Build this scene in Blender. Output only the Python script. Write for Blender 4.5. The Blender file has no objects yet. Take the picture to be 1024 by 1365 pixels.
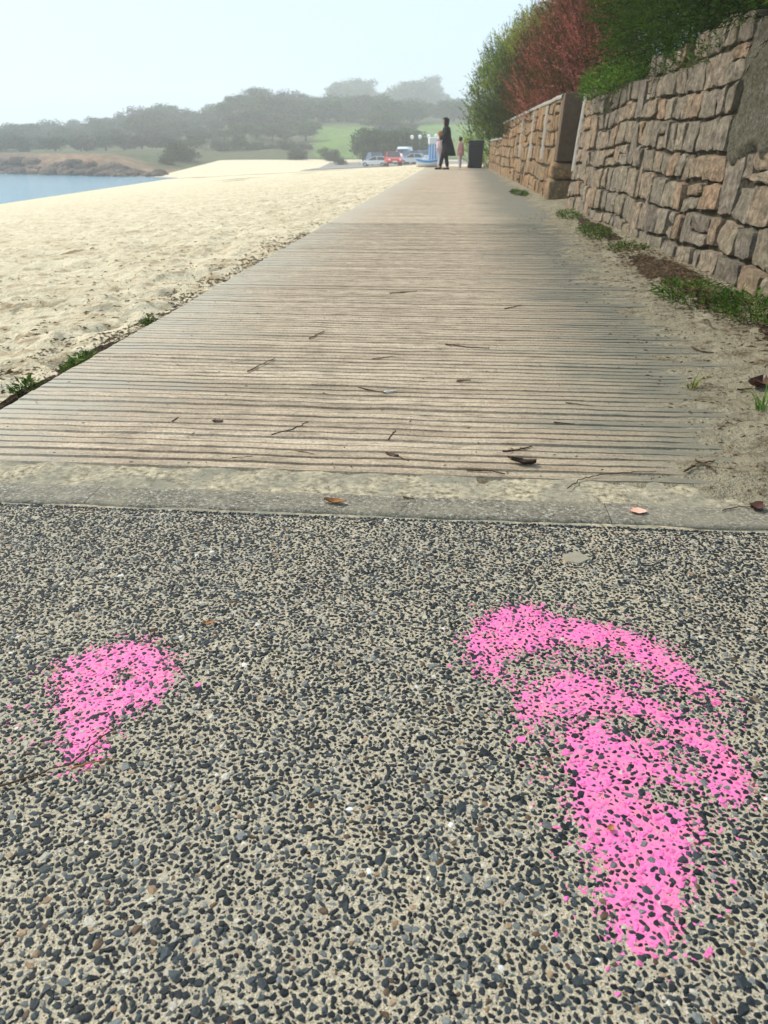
import bpy, bmesh, math, random
import numpy as np
from mathutils import Vector, Matrix, Euler

R = math.radians
rng = np.random.default_rng(7)
random.seed(7)
S = bpy.context.scene
COL = S.collection

# ------------------------------------------------------------------ camera
CAM_H = 0.72
PITCH = math.atan(485/1025.0)
YAW = math.atan(101/1025.0*math.cos(PITCH))
cd = bpy.data.cameras.new('camera')
cam = bpy.data.objects.new('camera', cd); COL.objects.link(cam)
cam.location = (0, 0, CAM_H)
cam.rotation_euler = (R(90)-PITCH, 0, YAW)
cd.sensor_fit = 'VERTICAL'; cd.sensor_height = 36.0; cd.lens = 1025/1365*36
cd.clip_start = 0.02; cd.clip_end = 3000
cd.dof.use_dof = True; cd.dof.focus_distance = 1.45; cd.dof.aperture_fstop = 10.5
S.camera = cam

# ------------------------------------------------------------------ world, sun, exposure
SUN_EL, SUN_AZ = 43.0, -60.0        # azimuth measured from +Y towards +X
w = bpy.data.worlds.new('World'); S.world = w; w.use_nodes = True
nt = w.node_tree; nt.nodes.clear()
sky = nt.nodes.new('ShaderNodeTexSky'); sky.sky_type = 'NISHITA'; sky.sun_disc = False
sky.sun_elevation = R(SUN_EL); sky.sun_rotation = R(SUN_AZ)
sky.air_density = 1.0; sky.dust_density = 5.0; sky.ozone_density = 1.0
mixs = nt.nodes.new('ShaderNodeMix'); mixs.data_type = 'RGBA'
mixs.inputs['Factor'].default_value = 0.92          # fog: the blue sky is veiled by an even pale one
mixs.inputs['B'].default_value = (2.2, 3.0, 3.7, 1)
bg = nt.nodes.new('ShaderNodeBackground'); bg.inputs['Strength'].default_value = 0.1
wo = nt.nodes.new('ShaderNodeOutputWorld')
nt.links.new(sky.outputs[0], mixs.inputs['A']); nt.links.new(mixs.outputs['Result'], bg.inputs['Color'])
nt.links.new(bg.outputs[0], wo.inputs['Surface'])
ld = bpy.data.lights.new('sun', 'SUN'); ld.energy = 1.5; ld.angle = R(10); ld.color = (1.0, 0.92, 0.80)
sun = bpy.data.objects.new('sun', ld); COL.objects.link(sun)
sd = Vector((math.sin(R(SUN_AZ))*math.cos(R(SUN_EL)), math.cos(R(SUN_AZ))*math.cos(R(SUN_EL)), math.sin(R(SUN_EL))))
sun.rotation_euler = (-sd).to_track_quat('-Z', 'Y').to_euler(); sun.location = (-20, 20, 30)
S.view_settings.view_transform = 'Standard'; S.view_settings.look = 'None'
S.view_settings.gamma = 1.0; S.view_settings.use_curve_mapping = False
S.view_settings.exposure = 1.6
S.cycles.use_denoising = True
S.cycles.use_adaptive_sampling = False
S.cycles.volume_bounces = 8
S.cycles.max_bounces = 10; S.cycles.diffuse_bounces = 3; S.cycles.transparent_max_bounces = 6
S.cycles.caustics_reflective = False; S.cycles.caustics_refractive = False

# ------------------------------------------------------------------ helpers
def hsh(ix, iy, seed):
    h = (ix.astype(np.int64)*374761393 + iy.astype(np.int64)*668265263 + int(seed)*1274126177) & 0xffffffff
    h = ((h ^ (h >> 13))*1274126177) & 0xffffffff
    h = h ^ (h >> 16)
    return (h & 0xffff)/65535.0
def vn(x, y, seed=0):
    x = np.asarray(x, float); y = np.asarray(y, float)
    x, y = np.broadcast_arrays(x, y)
    ix = np.floor(x); iy = np.floor(y); fx = x-ix; fy = y-iy
    fx = fx*fx*(3-2*fx); fy = fy*fy*(3-2*fy)
    a = hsh(ix, iy, seed); b = hsh(ix+1, iy, seed); c = hsh(ix, iy+1, seed); d = hsh(ix+1, iy+1, seed)
    return (a*(1-fx)+b*fx)*(1-fy)+(c*(1-fx)+d*fx)*fy
def fbm(x, y, seed=0, o=4):
    s = 0.0; a = 0.5; n = 0.0
    for k in range(o):
        s = s+a*vn(np.asarray(x)*2**k+17.3*k, np.asarray(y)*2**k-9.1*k, seed+k); n += a; a *= 0.5
    return s/n
def sst(a, b, x):
    t = np.clip((np.asarray(x, float)-a)/(b-a), 0, 1); return t*t*(3-2*t)

def mesh_np(name, V, F, col=None, smooth=False):
    """V (n,3), F (m,k) with one k for all faces, or a list of such arrays"""
    V = np.asarray(V, np.float32)
    Fs = F if isinstance(F, list) else [F]
    Fs = [np.asarray(f, np.int32) for f in Fs if len(f)]
    me = bpy.data.meshes.new(name)
    me.vertices.add(len(V)); me.vertices.foreach_set('co', V.ravel())
    loops = np.concatenate([f.ravel() for f in Fs])
    sizes = np.concatenate([np.full(len(f), f.shape[1], np.int32) for f in Fs])
    starts = np.concatenate([[0], np.cumsum(sizes)[:-1]]).astype(np.int32)
    me.loops.add(len(loops)); me.loops.foreach_set('vertex_index', loops)
    me.polygons.add(len(sizes)); me.polygons.foreach_set('loop_start', starts)
    me.polygons.foreach_set('use_smooth', np.full(len(sizes), bool(smooth)))
    if col is not None:
        ca = me.color_attributes.new('Col', 'FLOAT_COLOR', 'POINT')
        c = np.ones((len(V), 4), np.float32); c[:, :3] = col
        ca.data.foreach_set('color', c.ravel())
    me.update(calc_edges=True); me.validate()
    return me
def link(name, me, m=None, parent=None, loc=None, rotz=None, kind=None):
    o = bpy.data.objects.new(name, me); COL.objects.link(o)
    if m is not None and me is not None and len(me.materials) == 0: me.materials.append(m)
    if parent is not None: o.parent = parent
    if loc is not None: o.location = loc
    if rotz is not None: o.rotation_euler = (0, 0, rotz)
    if kind: o['kind'] = kind
    return o
def tag(o, label, cat, group=None):
    o['label'] = label; o['category'] = cat
    if group: o['group'] = group
    return o
def empty(name, loc, rotz=0.0, label=None, cat=None, group=None):
    o = bpy.data.objects.new(name, None); COL.objects.link(o); o.location = loc; o.rotation_euler = (0, 0, rotz)
    o.empty_display_size = 0.1
    if label: tag(o, label, cat, group)
    return o
def grid_faces(nr, nc, off=0):
    i = np.arange(nr-1)[:, None]*nc + np.arange(nc-1)[None, :] + off
    return np.stack([i, i+1, i+nc+1, i+nc], -1).reshape(-1, 4)
def bm_mesh(name, bm, smooth=False):
    me = bpy.data.meshes.new(name); bmesh.ops.recalc_face_normals(bm, faces=bm.faces); bm.to_mesh(me); bm.free()
    if smooth:
        for p in me.polygons: p.use_smooth = True
    return me
def box_bm(x0, x1, y0, y1, z0, z1, bev=0.0, seg=2):
    bm = bmesh.new(); bmesh.ops.create_cube(bm, size=1.0)
    for v in bm.verts:
        v.co = Vector(((x0+x1)/2+v.co.x*(x1-x0), (y0+y1)/2+v.co.y*(y1-y0), (z0+z1)/2+v.co.z*(z1-z0)))
    if bev: bmesh.ops.bevel(bm, geom=list(bm.edges), offset=bev, segments=seg, affect='EDGES', profile=0.5)
    return bm
def tube(pts, rad, n=6, cap=True):
    """swept tube along pts with radii; returns V, [quads, tris]"""
    P = np.asarray(pts, float); m = len(P); rad = np.broadcast_to(np.asarray(rad, float), (m,))
    T = np.gradient(P, axis=0); T /= np.linalg.norm(T, axis=1)[:, None]+1e-9
    ref = np.array([0, 0, 1.0]) if abs(T[:, 2]).mean() < 0.8 else np.array([1.0, 0, 0])
    A = np.cross(T, ref); A /= np.linalg.norm(A, axis=1)[:, None]+1e-9; B = np.cross(T, A)
    th = np.linspace(0, 2*np.pi, n, endpoint=False)
    V = P[:, None, :]+rad[:, None, None]*(A[:, None, :]*np.cos(th)[None, :, None]+B[:, None, :]*np.sin(th)[None, :, None])
    V = V.reshape(-1, 3)
    i = np.arange(m-1)[:, None]*n+np.arange(n)[None, :]; j = np.arange(m-1)[:, None]*n+((np.arange(n)+1) % n)[None, :]
    Q = np.stack([i, j, j+n, i+n], -1).reshape(-1, 4)
    k0 = len(V); V = np.vstack([V, P[0], P[-1]])
    a = np.arange(n); b = (a+1) % n
    t = np.vstack([np.stack([b, a, np.full(n, k0)], -1), np.stack([a+(m-1)*n, b+(m-1)*n, np.full(n, k0+1)], -1)])
    return V, [Q, t]
def join(parts):
    Vs = []; Q = []; T = []; off = 0
    for V, F in parts:
        for f in (F if isinstance(F, list) else [F]):
            (Q if f.shape[1] == 4 else T).append(f+off)
        Vs.append(V); off += len(V)
    out = []
    if Q: out.append(np.vstack(Q))
    if T: out.append(np.vstack(T))
    return np.vstack(Vs), out

# ------------------------------------------------------------------ materials
class NB:
    def __init__(s, name, rough=0.85, spec=0.3):
        s.m = bpy.data.materials.new(name); s.m.use_nodes = True; s.t = s.m.node_tree
        s.b = s.t.nodes['Principled BSDF']; s.b.inputs['Roughness'].default_value = rough
        s.b.inputs['Specular IOR Level'].default_value = spec
        s.out = s.t.nodes['Material Output']
    def n(s, typ, **kw):
        d = s.t.nodes.new(typ)
        for k, v in kw.items():
            if k.startswith('i_'): d.inputs[k[2:].replace('_', ' ')].default_value = v
            else: setattr(d, k, v)
        return d
    def l(s, a, b): s.t.links.new(a, b)
    def coord(s, which='Object', scale=(1, 1, 1)):
        tc = s.n('ShaderNodeTexCoord'); mp = s.n('ShaderNodeMapping'); mp.inputs['Scale'].default_value = scale
        s.l(tc.outputs[which], mp.inputs['Vector']); return mp.outputs[0]
    def world(s, scale=(1, 1, 1)):
        g = s.n('ShaderNodeNewGeometry'); mp = s.n('ShaderNodeMapping'); mp.inputs['Scale'].default_value = scale
        s.l(g.outputs['Position'], mp.inputs['Vector']); return mp.outputs[0]
    def noise(s, vec, scale, detail=4, rough=0.6, dist=0.0):
        d = s.n('ShaderNodeTexNoise'); d.inputs['Scale'].default_value = scale; d.inputs['Detail'].default_value = detail
        d.inputs['Roughness'].default_value = rough; d.inputs['Distortion'].default_value = dist
        s.l(vec, d.inputs['Vector']); return d.outputs['Fac']
    def ramp(s, fac, stops, interp='LINEAR'):
        d = s.n('ShaderNodeValToRGB'); cr = d.color_ramp; cr.interpolation = interp
        while len(cr.elements) < len(stops): cr.elements.new(0.5)
        for e, (p, c) in zip(cr.elements, stops):
            e.position = p; e.color = (c if len(c) == 4 else (*c, 1)) if not isinstance(c, (int, float)) else (c, c, c, 1)
        s.l(fac, d.inputs['Fac']); return d.outputs['Color']
    def mix(s, fac, a, b, mode='MIX'):
        d = s.n('ShaderNodeMix', data_type='RGBA', blend_type=mode)
        for sock, v in (('Factor', fac), ('A', a), ('B', b)):
            if hasattr(v, 'links') or hasattr(v, 'is_output'): s.l(v, d.inputs[sock])
            elif isinstance(v, (int, float)): d.inputs[sock].default_value = v
            else: d.inputs[sock].default_value = (*v, 1) if len(v) == 3 else v
        return d.outputs['Result']
    def math(s, op, a, b=0.5):
        d = s.n('ShaderNodeMath', operation=op)
        for i, v in enumerate((a, b)):
            if isinstance(v, (int, float)): d.inputs[i].default_value = v
            else: s.l(v, d.inputs[i])
        return d.outputs[0]
    def col(s, c):
        if isinstance(c, tuple): s.b.inputs['Base Color'].default_value = (*c, 1)
        else: s.l(c, s.b.inputs['Base Color'])
    def bump(s, h, dist=0.005, strength=1.0):
        d = s.n('ShaderNodeBump'); d.inputs['Distance'].default_value = dist; d.inputs['Strength'].default_value = strength
        s.l(h, d.inputs['Height']); s.l(d.outputs[0], s.b.inputs['Normal'])
    def attr(s, name='Col'):
        d = s.n('ShaderNodeAttribute'); d.attribute_name = name; return d.outputs['Color']
    def rand(s):
        return s.n('ShaderNodeObjectInfo').outputs['Random']

def plain(name, c, rough=0.7, spec=0.3, var=0.25, scale=6.0, metal=0.0):
    b = NB(name, rough, spec); v = b.coord('Object')
    n = b.noise(v, scale, 4, 0.6)
    b.col(b.mix(n, tuple(x*(1-var) for x in c), tuple(min(1, x*(1+var)) for x in c)))
    b.b.inputs['Metallic'].default_value = metal
    return b.m

M = {}
# mortar of the exposed-aggregate paving
b = NB('paving_mortar', 0.92, 0.2); v = b.world()
n1 = b.noise(v, 5, 4); n2 = b.noise(v, 420, 3, 0.7); n3 = b.noise(v, 90, 4, 0.7)
c = b.ramp(n2, [(0.32, (0.17, 0.135, 0.085)), (0.48, (0.50, 0.425, 0.30)), (0.66, (0.76, 0.67, 0.50))])
c = b.mix(b.ramp(n3, [(0.38, 0.0), (0.68, 0.45)]), c, (0.36, 0.295, 0.20))
c = b.mix(b.ramp(n1, [(0.4, 0.0), (0.75, 0.35)]), c, (0.34, 0.31, 0.26))
vo = b.n('ShaderNodeTexVoronoi'); vo.inputs['Scale'].default_value = 125; vo.inputs['Randomness'].default_value = 1.0; b.l(b.world(), vo.inputs['Vector'])
chipc = b.ramp(vo.outputs['Color'], [(0.1, (0.010, 0.014, 0.017)), (0.6, (0.03, 0.038, 0.042)), (0.9, (0.12, 0.13, 0.13))])
g = b.n('ShaderNodeNewGeometry'); sx = b.n('ShaderNodeSeparateXYZ'); b.l(g.outputs['Position'], sx.inputs[0])
outx = b.math('MAXIMUM', b.math('GREATER_THAN', sx.outputs[0], 1.0), b.math('LESS_THAN', sx.outputs[0], -1.2)); outx = b.math('MAXIMUM', outx, b.math('LESS_THAN', sx.outputs[1], 0.32))
c = b.mix(b.math('MULTIPLY', outx, b.math('LESS_THAN', vo.outputs['Distance'], 0.52)), c, chipc)
b.col(c); b.bump(b.math('ADD', n2, b.math('MULTIPLY', n3, 2.0)), 0.003); M['mortar'] = b.m
# stone chips
b = NB('stone_chip', 0.6, 0.22); v = b.world(); n = b.noise(v, 260, 4, 0.7)
b.col(b.mix(1.0, b.attr(), b.ramp(n, [(0.3, 0.65), (0.7, 1.35)]), 'MULTIPLY')); b.bump(n, 0.001); M['chip'] = b.m
# fluorescent pink paint
b = NB('pink_paint', 0.6, 0.3); v = b.world(); n = b.noise(v, 300, 4, 0.7); n2 = b.noise(v, 30, 3)
c = b.mix(b.ramp(n2, [(0.4, 0.0), (0.68, 1.0)]), (0.80, 0.15, 0.40), (0.82, 0.20, 0.32))
b.col(b.mix(b.ramp(n, [(0.42, 0.0), (0.75, 0.45)]), c, (0.85, 0.36, 0.52))); b.bump(n, 0.0012); M['pink'] = b.m
# kerb concrete
b = NB('kerb_concrete', 0.9, 0.2); v = b.world(); n = b.noise(v, 140, 4, 0.75); n2 = b.noise(v, 7, 5, 0.65); r = b.rand()
c = b.ramp(n, [(0.36, (0.04, 0.036, 0.028)), (0.48, (0.16, 0.142, 0.105)), (0.58, (0.25, 0.225, 0.17)), (0.68, (0.60, 0.57, 0.50))])
c = b.mix(b.ramp(n2, [(0.45, 0.0), (0.68, 0.8)]), c, (0.25, 0.22, 0.155))
b.col(b.mix(b.math('MULTIPLY', r, 0.25), c, (0.28, 0.26, 0.21))); b.bump(n, 0.002); M['kerb'] = b.m
# rough concrete / mortar strip with blown sand
b = NB('sandy_mortar', 0.95, 0.15); v = b.world(); n = b.noise(v, 60, 5, 0.75); n2 = b.noise(v, 9, 4, 0.65)
c = b.ramp(n, [(0.34, (0.10, 0.08, 0.055)), (0.5, (0.37, 0.315, 0.215)), (0.66, (0.60, 0.52, 0.36))])
b.col(b.mix(b.ramp(n2, [(0.42, 0.0), (0.62, 0.8)]), c, (0.24, 0.225, 0.17))); b.bump(n, 0.006); M['strip'] = b.m
# ribbed concrete path
b = NB('ribbed_concrete', 0.88, 0.25); g = b.n('ShaderNodeNewGeometry'); sx = b.n('ShaderNodeSeparateXYZ'); b.l(g.outputs['Position'], sx.inputs[0])
vs = b.world((0.35, 5.0, 1)); st = b.noise(vs, 1.6, 6, 0.68); vs2 = b.world((0.6, 18.0, 1)); st2 = b.noise(vs2, 1.6, 5, 0.7)
v = b.world(); nf = b.noise(v, 120, 4, 0.7); nb = b.noise(v, 1.3, 5, 0.62)
c = b.ramp(st, [(0.30, (0.24, 0.195, 0.135)), (0.46, (0.39, 0.33, 0.24)), (0.60, (0.48, 0.415, 0.31)), (0.75, (0.58, 0.51, 0.39))])
c = b.mix(b.ramp(st2, [(0.34, 0.6), (0.48, 0.0)]), c, (0.14, 0.112, 0.078))
c = b.mix(b.ramp(nb, [(0.45, 0.0), (0.70, 0.5)]), c, (0.45, 0.365, 0.275))
nm = b.noise(b.world((0.6, 1.6, 1)), 14, 5, 0.72)
c = b.mix(b.ramp(nm, [(0.36, 0.7), (0.52, 0.0)]), c, (0.20, 0.165, 0.12)); c = b.mix(b.ramp(nm, [(0.56, 0.0), (0.72, 0.5)]), c, (0.60, 0.54, 0.42))
c = b.mix(1.0, c, b.ramp(nf, [(0.28, (0.58, 0.545, 0.52)), (0.72, (1.44, 1.33, 1.26))]), 'MULTIPLY')
# green-grey algae where the sand keeps the right margin damp, bleached grey on the left margin
xe = b.math('ADD', sx.outputs[0], b.math('MULTIPLY', b.math('SUBTRACT', st, 0.5), 1.5))
xe = b.math('ADD', xe, b.math('MULTIPLY', b.math('SUBTRACT', nb, 0.5), 0.9)); xe = b.math('ADD', xe, b.math('MULTIPLY', b.math('SUBTRACT', nm, 0.5), 1.3))
alg = b.ramp(b.math('MULTIPLY', b.math('ADD', xe, 1.0), 0.5), [(0.60, 0.0), (0.84, 0.82)])
c = b.mix(alg, c, (0.12, 0.122, 0.092))
lg = b.ramp(b.math('MULTIPLY', b.math('ADD', xe, 1.6), 0.5), [(0.0, 0.8), (0.36, 0.0)])
c = b.mix(lg, c, (0.46, 0.43, 0.35))
b.col(c); b.bump(b.math('ADD', b.math('MULTIPLY', nf, 0.4), st2), 0.004, 0.8); M['path'] = b.m
# sand
def sandmat(name, base, dark, deb, debamt):
    b = NB(name, 0.95, 0.1); v = b.world(); n = b.noise(v, 2.2, 6, 0.68); nf = b.noise(v, 160, 3, 0.7); nm = b.noise(v, 16, 5, 0.7)
    vz = b.world((0.5, 1.6, 1)); ns = b.noise(vz, 3.0, 6, 0.7)
    c = b.mix(b.ramp(n, [(0.42, 0.0), (0.66, 0.7)]), base, dark)
    n7 = b.noise(b.world((0.8, 1.3, 1)), 7, 6, 0.72)
    c = b.mix(b.ramp(n7, [(0.50, 0.0), (0.64, 0.8)]), c, tuple(x*k for x, k in zip(dark, (0.60, 0.52, 0.45))))
    c = b.mix(1.0, c, b.ramp(nf, [(0.25, 0.8), (0.75, 1.15)]), 'MULTIPLY')
    c = b.mix(b.ramp(b.math('MULTIPLY', nm, ns), [(0.30, 0.0), (0.40, debamt)]), c, deb)
    b.col(c); b.bump(b.math('ADD', nm, b.math('MULTIPLY', nf, 0.15)), 0.05); return b
M['sand'] = sandmat('beach_sand', (0.79, 0.685, 0.485), (0.61, 0.495, 0.32), (0.26, 0.175, 0.09), 0.75).m
M['verge'] = sandmat('verge_sand', (0.335, 0.295, 0.205), (0.22, 0.185, 0.12), (0.07, 0.05, 0.03), 0.85).m
# soil
b = NB('soil', 0.95, 0.1); v = b.world(); n = b.noise(v, 45, 5, 0.75); n2 = b.noise(v, 6, 4)
c = b.ramp(n, [(0.32, (0.014, 0.009, 0.006)), (0.5, (0.06, 0.036, 0.02)), (0.68, (0.20, 0.14, 0.085))]); b.col(c); b.bump(n, 0.04); M['soil'] = b.m
# wall stone: granite blocks; each object its own tone
def stonemat(name, stops, lichen):
    b = NB(name, 0.9, 0.2); v = b.world(); r = b.rand()
    c = b.ramp(r, stops, 'LINEAR')
    n = b.noise(v, 26, 6, 0.75); n2 = b.noise(v, 5, 5, 0.65); nf = b.noise(v, 150, 3, 0.7)
    c = b.mix(1.0, c, b.ramp(n, [(0.28, 0.30), (0.5, 0.95), (0.72, 1.6)]), 'MULTIPLY')
    n9 = b.noise(v, 11, 4, 0.7)
    c = b.mix(1.0, c, b.ramp(n9, [(0.3, 0.55), (0.5, 1.0), (0.7, 1.5)]), 'MULTIPLY')
    c = b.mix(b.ramp(n2, [(0.5, 0.0), (0.72, 0.7)]), c, lichen)
    c = b.mix(b.ramp(nf, [(0.6, 0.0), (0.8, 0.5)]), c, (0.42, 0.38, 0.32))
    b.col(c); b.bump(b.math('ADD', n, b.math('MULTIPLY', nf, 0.35)), 0.030); return b.m
M['stoneA'] = stonemat('grey_tan_granite', [(0.0, (0.19, 0.155, 0.115)), (0.2, (0.28, 0.23, 0.17)), (0.4, (0.22, 0.185, 0.14)),
    (0.58, (0.31, 0.235, 0.16)), (0.75, (0.26, 0.215, 0.15)), (0.9, (0.34, 0.22, 0.135)), (1.0, (0.33, 0.275, 0.195))], (0.20, 0.18, 0.11))
M['stoneB'] = stonemat('orange_brown_granite', [(0.0, (0.22, 0.13, 0.065)), (0.3, (0.34, 0.21, 0.105)), (0.5, (0.24, 0.17, 0.095)),
    (0.7, (0.38, 0.21, 0.095)), (0.85, (0.30, 0.23, 0.14)), (1.0, (0.33, 0.16, 0.08))], (0.26, 0.22, 0.14))
b = NB('wall_joint_mortar', 0.95, 0.1); v = b.world(); n = b.noise(v, 40, 5, 0.75); n2 = b.noise(v, 4, 4)
c = b.ramp(n, [(0.3, (0.03, 0.025, 0.017)), (0.6, (0.10, 0.082, 0.055)), (0.8, (0.18, 0.15, 0.10))])
b.col(b.mix(b.ramp(n2, [(0.48, 0.0), (0.65, 0.6)]), c, (0.05, 0.06, 0.022))); b.bump(n, 0.03); M['joint'] = b.m
b = NB('lichened_render', 0.95, 0.1); v = b.world(); n = b.noise(v, 55, 6, 0.8); n2 = b.noise(v, 9, 5, 0.7)
c = b.ramp(n, [(0.32, (0.03, 0.028, 0.02)), (0.48, (0.14, 0.125, 0.085)), (0.62, (0.25, 0.235, 0.19)), (0.72, (0.50, 0.49, 0.45))])
b.col(b.mix(b.ramp(n2, [(0.45, 0.0), (0.66, 0.75)]), c, (0.085, 0.075, 0.035))); b.bump(n, 0.03); M['render'] = b.m
M['pier'] = plain('pier_concrete', (0.12, 0.082, 0.052), 0.9, 0.2, 0.45, 12)
M['greystrip'] = plain('grey_mortar_strip', (0.30, 0.28, 0.24), 0.9, 0.2, 0.3, 14)
# foliage
def leafmat(name, gain=1.0, trans=0.35):
    b = NB(name, 0.8, 0.08); a = b.attr(); v = b.world(); n = b.noise(v, 3.0, 3)
    c = b.mix(1.0, a, b.ramp(n, [(0.3, 0.7*gain), (0.7, 1.25*gain)]), 'MULTIPLY'); b.col(c)
    tr = b.n('ShaderNodeBsdfTranslucent'); b.l(c, tr.inputs['Color'])
    ms = b.n('ShaderNodeMixShader'); ms.inputs[0].default_value = trans
    b.l(b.b.outputs[0], ms.inputs[1]); b.l(tr.outputs[0], ms.inputs[2]); b.l(ms.outputs[0], b.out.inputs['Surface'])
    return b.m
M['leaf'] = leafmat('foliage'); M['leaf_far'] = leafmat('hill_foliage', 1.0, 0.25)
M['bark'] = plain('bark', (0.055, 0.038, 0.026), 0.9, 0.15, 0.4, 10)
M['twig'] = plain('dry_twig', (0.085, 0.05, 0.028), 0.85, 0.2, 0.4, 30)
M['twig_pale'] = plain('pale_dry_stem', (0.24, 0.165, 0.095), 0.85, 0.2, 0.3, 30)
M['deadleaf'] = plain('dead_leaf', (0.07, 0.028, 0.018), 0.75, 0.3, 0.4, 40)
M['orangeleaf'] = plain('orange_dead_leaf', (0.33, 0.14, 0.045), 0.75, 0.3, 0.4, 40)
M['shellpink'] = plain('pale_pink_chip', (0.72, 0.40, 0.30), 0.6, 0.3, 0.15, 60)
M['white'] = plain('white_paint', (0.80, 0.80, 0.78), 0.5, 0.4, 0.04, 10)
M['flatstone'] = plain('buff_stone', (0.27, 0.24, 0.18), 0.9, 0.2, 0.25, 60)
M['wrack'] = plain('bleached_seaweed', (0.26, 0.175, 0.09), 0.9, 0.15, 0.5, 15)
M['weed'] = plain('dried_seaweed', (0.10, 0.062, 0.03), 0.9, 0.15, 0.5, 15)
M['bank'] = plain('earth_bank', (0.09, 0.065, 0.04), 0.95, 0.1, 0.4, 5)

# ------------------------------------------------------------------ ground form
SEA = -2.5
def gpx(x, y): return 613+1100*np.asarray(x)/np.maximum(np.asarray(y), 1.0)
SKY_PX = np.array([-900, -400, -100, 0, 60, 150, 190, 220, 250, 280, 310, 330, 400, 440, 505, 590, 640, 800, 1500.])
SKY_Y = np.array([172, 172, 174, 174, 169, 163, 151, 145, 152, 150, 134, 127, 128, 131, 133, 139, 142, 142, 150.])
def ridge_top(px): return 0.72+(197-np.interp(px, SKY_PX, SKY_Y))*0.232
def yb(x): return 99+0.45*np.maximum(-34-x, 0)
def gz(x, y):
    x = np.asarray(x, float); y = np.asarray(y, float)
    xs = -27-0.1*(np.clip(y, -50, 98)-30)
    base0 = -0.035-0.95*sst(40, 100, y)
    t = np.clip((-1.37-x)/(-1.37-xs), 0, 1.9)
    beach = base0+(SEA-base0)*t**1.12
    beach = np.where(x > -1.33, base0-0.03, beach)
    bank = np.clip(SEA+0.05*(y-yb(x)), -6, -0.95)
    L = sst(-38, -50, x)
    cliff = np.where(y > yb(x)-2, SEA-0.4+2.9*sst(yb(x)+0.5, yb(x)+6, y), -6)
    far = bank*(1-L)+np.maximum(bank, cliff)*L
    z = np.where(y > 90, np.maximum(beach, far), beach)
    px = gpx(x, y)
    h1 = np.maximum(ridge_top(px)-4.9, 0.3)
    z = z+np.where(y > 125, (h1+1.0)*sst(128, 292, y), 0)
    bump2 = np.exp(-((px-472)/30.0)**4)*1.0+np.exp(-((px-553)/40.0)**4)*1.06
    z = z+np.where(y > 325, (15*np.clip(bump2, 0, 1.15))*sst(330, 520, y), 0)
    return z

def axis(dense0, dense1, d, lo, hi, g):
    a = list(np.arange(dense0, dense1+1e-9, d)); s = d
    while a[-1] < hi: s = min(s*g, 9.0); a.append(a[-1]+s)
    s = d
    while a[0] > lo: s = min(s*g, 9.0); a.insert(0, a[0]-s)
    return np.array(a)
xa = axis(-3.2, -1.28, 0.024, -550, 435, 1.045)
ya = axis(1.3, 4.6, 0.026, -30, 690, 1.028)
X, Y = np.meshgrid(xa, ya)
Z = gz(X, Y)
near = np.clip(1-(np.hypot(X+1, Y)/60), 0, 1)
sandm = (X < -1.36).astype(float)*sst(0, 0.12, -1.36-X)
bumpy = (fbm(X*2.6, Y*2.6, 3, 4)-0.5)*0.10+(fbm(X*9, Y*9, 5, 3)-0.5)*0.055
pits = -0.035*sst(0.62, 0.75, vn(X*3.3, Y*3.3, 11))
fr = np.random.default_rng(19)
for k in range(520):
    fy_ = 1.6+fr.random()**1.6*22; fx_ = -1.65-fr.random()**1.3*(0.6*fy_+1.0); ang = fr.normal(0.1, 0.9)
    i0, i1 = np.searchsorted(ya, [fy_-0.35, fy_+0.35]); j0, j1 = np.searchsorted(xa, [fx_-0.35, fx_+0.35])
    if i1-i0 < 2 or j1-j0 < 2: continue
    dx = X[i0:i1, j0:j1]-fx_; dy = Y[i0:i1, j0:j1]-fy_; u_ = (dx*math.cos(ang)+dy*math.sin(ang))/0.055; v2 = (-dx*math.sin(ang)+dy*math.cos(ang))/0.13
    q_ = np.sqrt(u_**2+v2**2); dp = fr.uniform(0.012, 0.032)
    Z[i0:i1, j0:j1] += (-dp*np.exp(-q_**3)+0.35*dp*np.exp(-((q_-1.45)/0.35)**2))*sandm[i0:i1, j0:j1]
Z = Z+sandm*near*(bumpy+pits*0.9)
Z = Z-np.where((X < -1.36) & (X > -1.52) & (Y < 40), 0.008*(1-sst(0.0, 0.14, -1.38-X)), 0)
Z = Z+np.where(Y > 120, (fbm(X*0.06, Y*0.06, 21, 4)-0.5)*2.0*sst(125, 160, Y), 0)
V = np.stack([X, Y, Z], -1).reshape(-1, 3); F = grid_faces(len(ya), len(xa))
cx = V[F[:, 0], 0]; cy = V[F[:, 0], 1]
bankish = (cy > yb(cx)-3.5) & (cx < -38.5)
grass = (cy > 128+4*fbm(cx*0.1, cy*0.1, 8)) | bankish
def sub(mask):
    f = F[mask]; u, inv = np.unique(f, return_inverse=True); return V[u], inv.reshape(f.shape).astype(np.int32), u
v_, f_, u_ = sub(~grass); link('beach', mesh_np('beach', v_, f_, smooth=True), M['sand'], kind='structure')
v_, f_, u_ = sub(grass)
px_ = gpx(v_[:, 0], v_[:, 1]); n_ = fbm(v_[:, 0]*0.05, v_[:, 1]*0.05, 31, 4)[:, None]; n2_ = fbm(v_[:, 0]*0.5, v_[:, 1]*0.5, 33, 3)[:, None]
colg = np.array([0.06, 0.08, 0.032])*(1-n_)+np.array([0.10, 0.10, 0.05])*n_
fld = ((px_ > 425) & (px_ < 500) & (v_[:, 1] > 142) & (v_[:, 1] < 215)) | ((px_ > 560) & (v_[:, 1] > 142) & (v_[:, 1] < 235))
colg = np.where(fld[:, None], np.array([0.12, 0.19, 0.04])*(0.8+0.4*n2_), colg)
bk = (v_[:, 0] < -37) & (v_[:, 1] < yb(v_[:, 0])+11)
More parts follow.
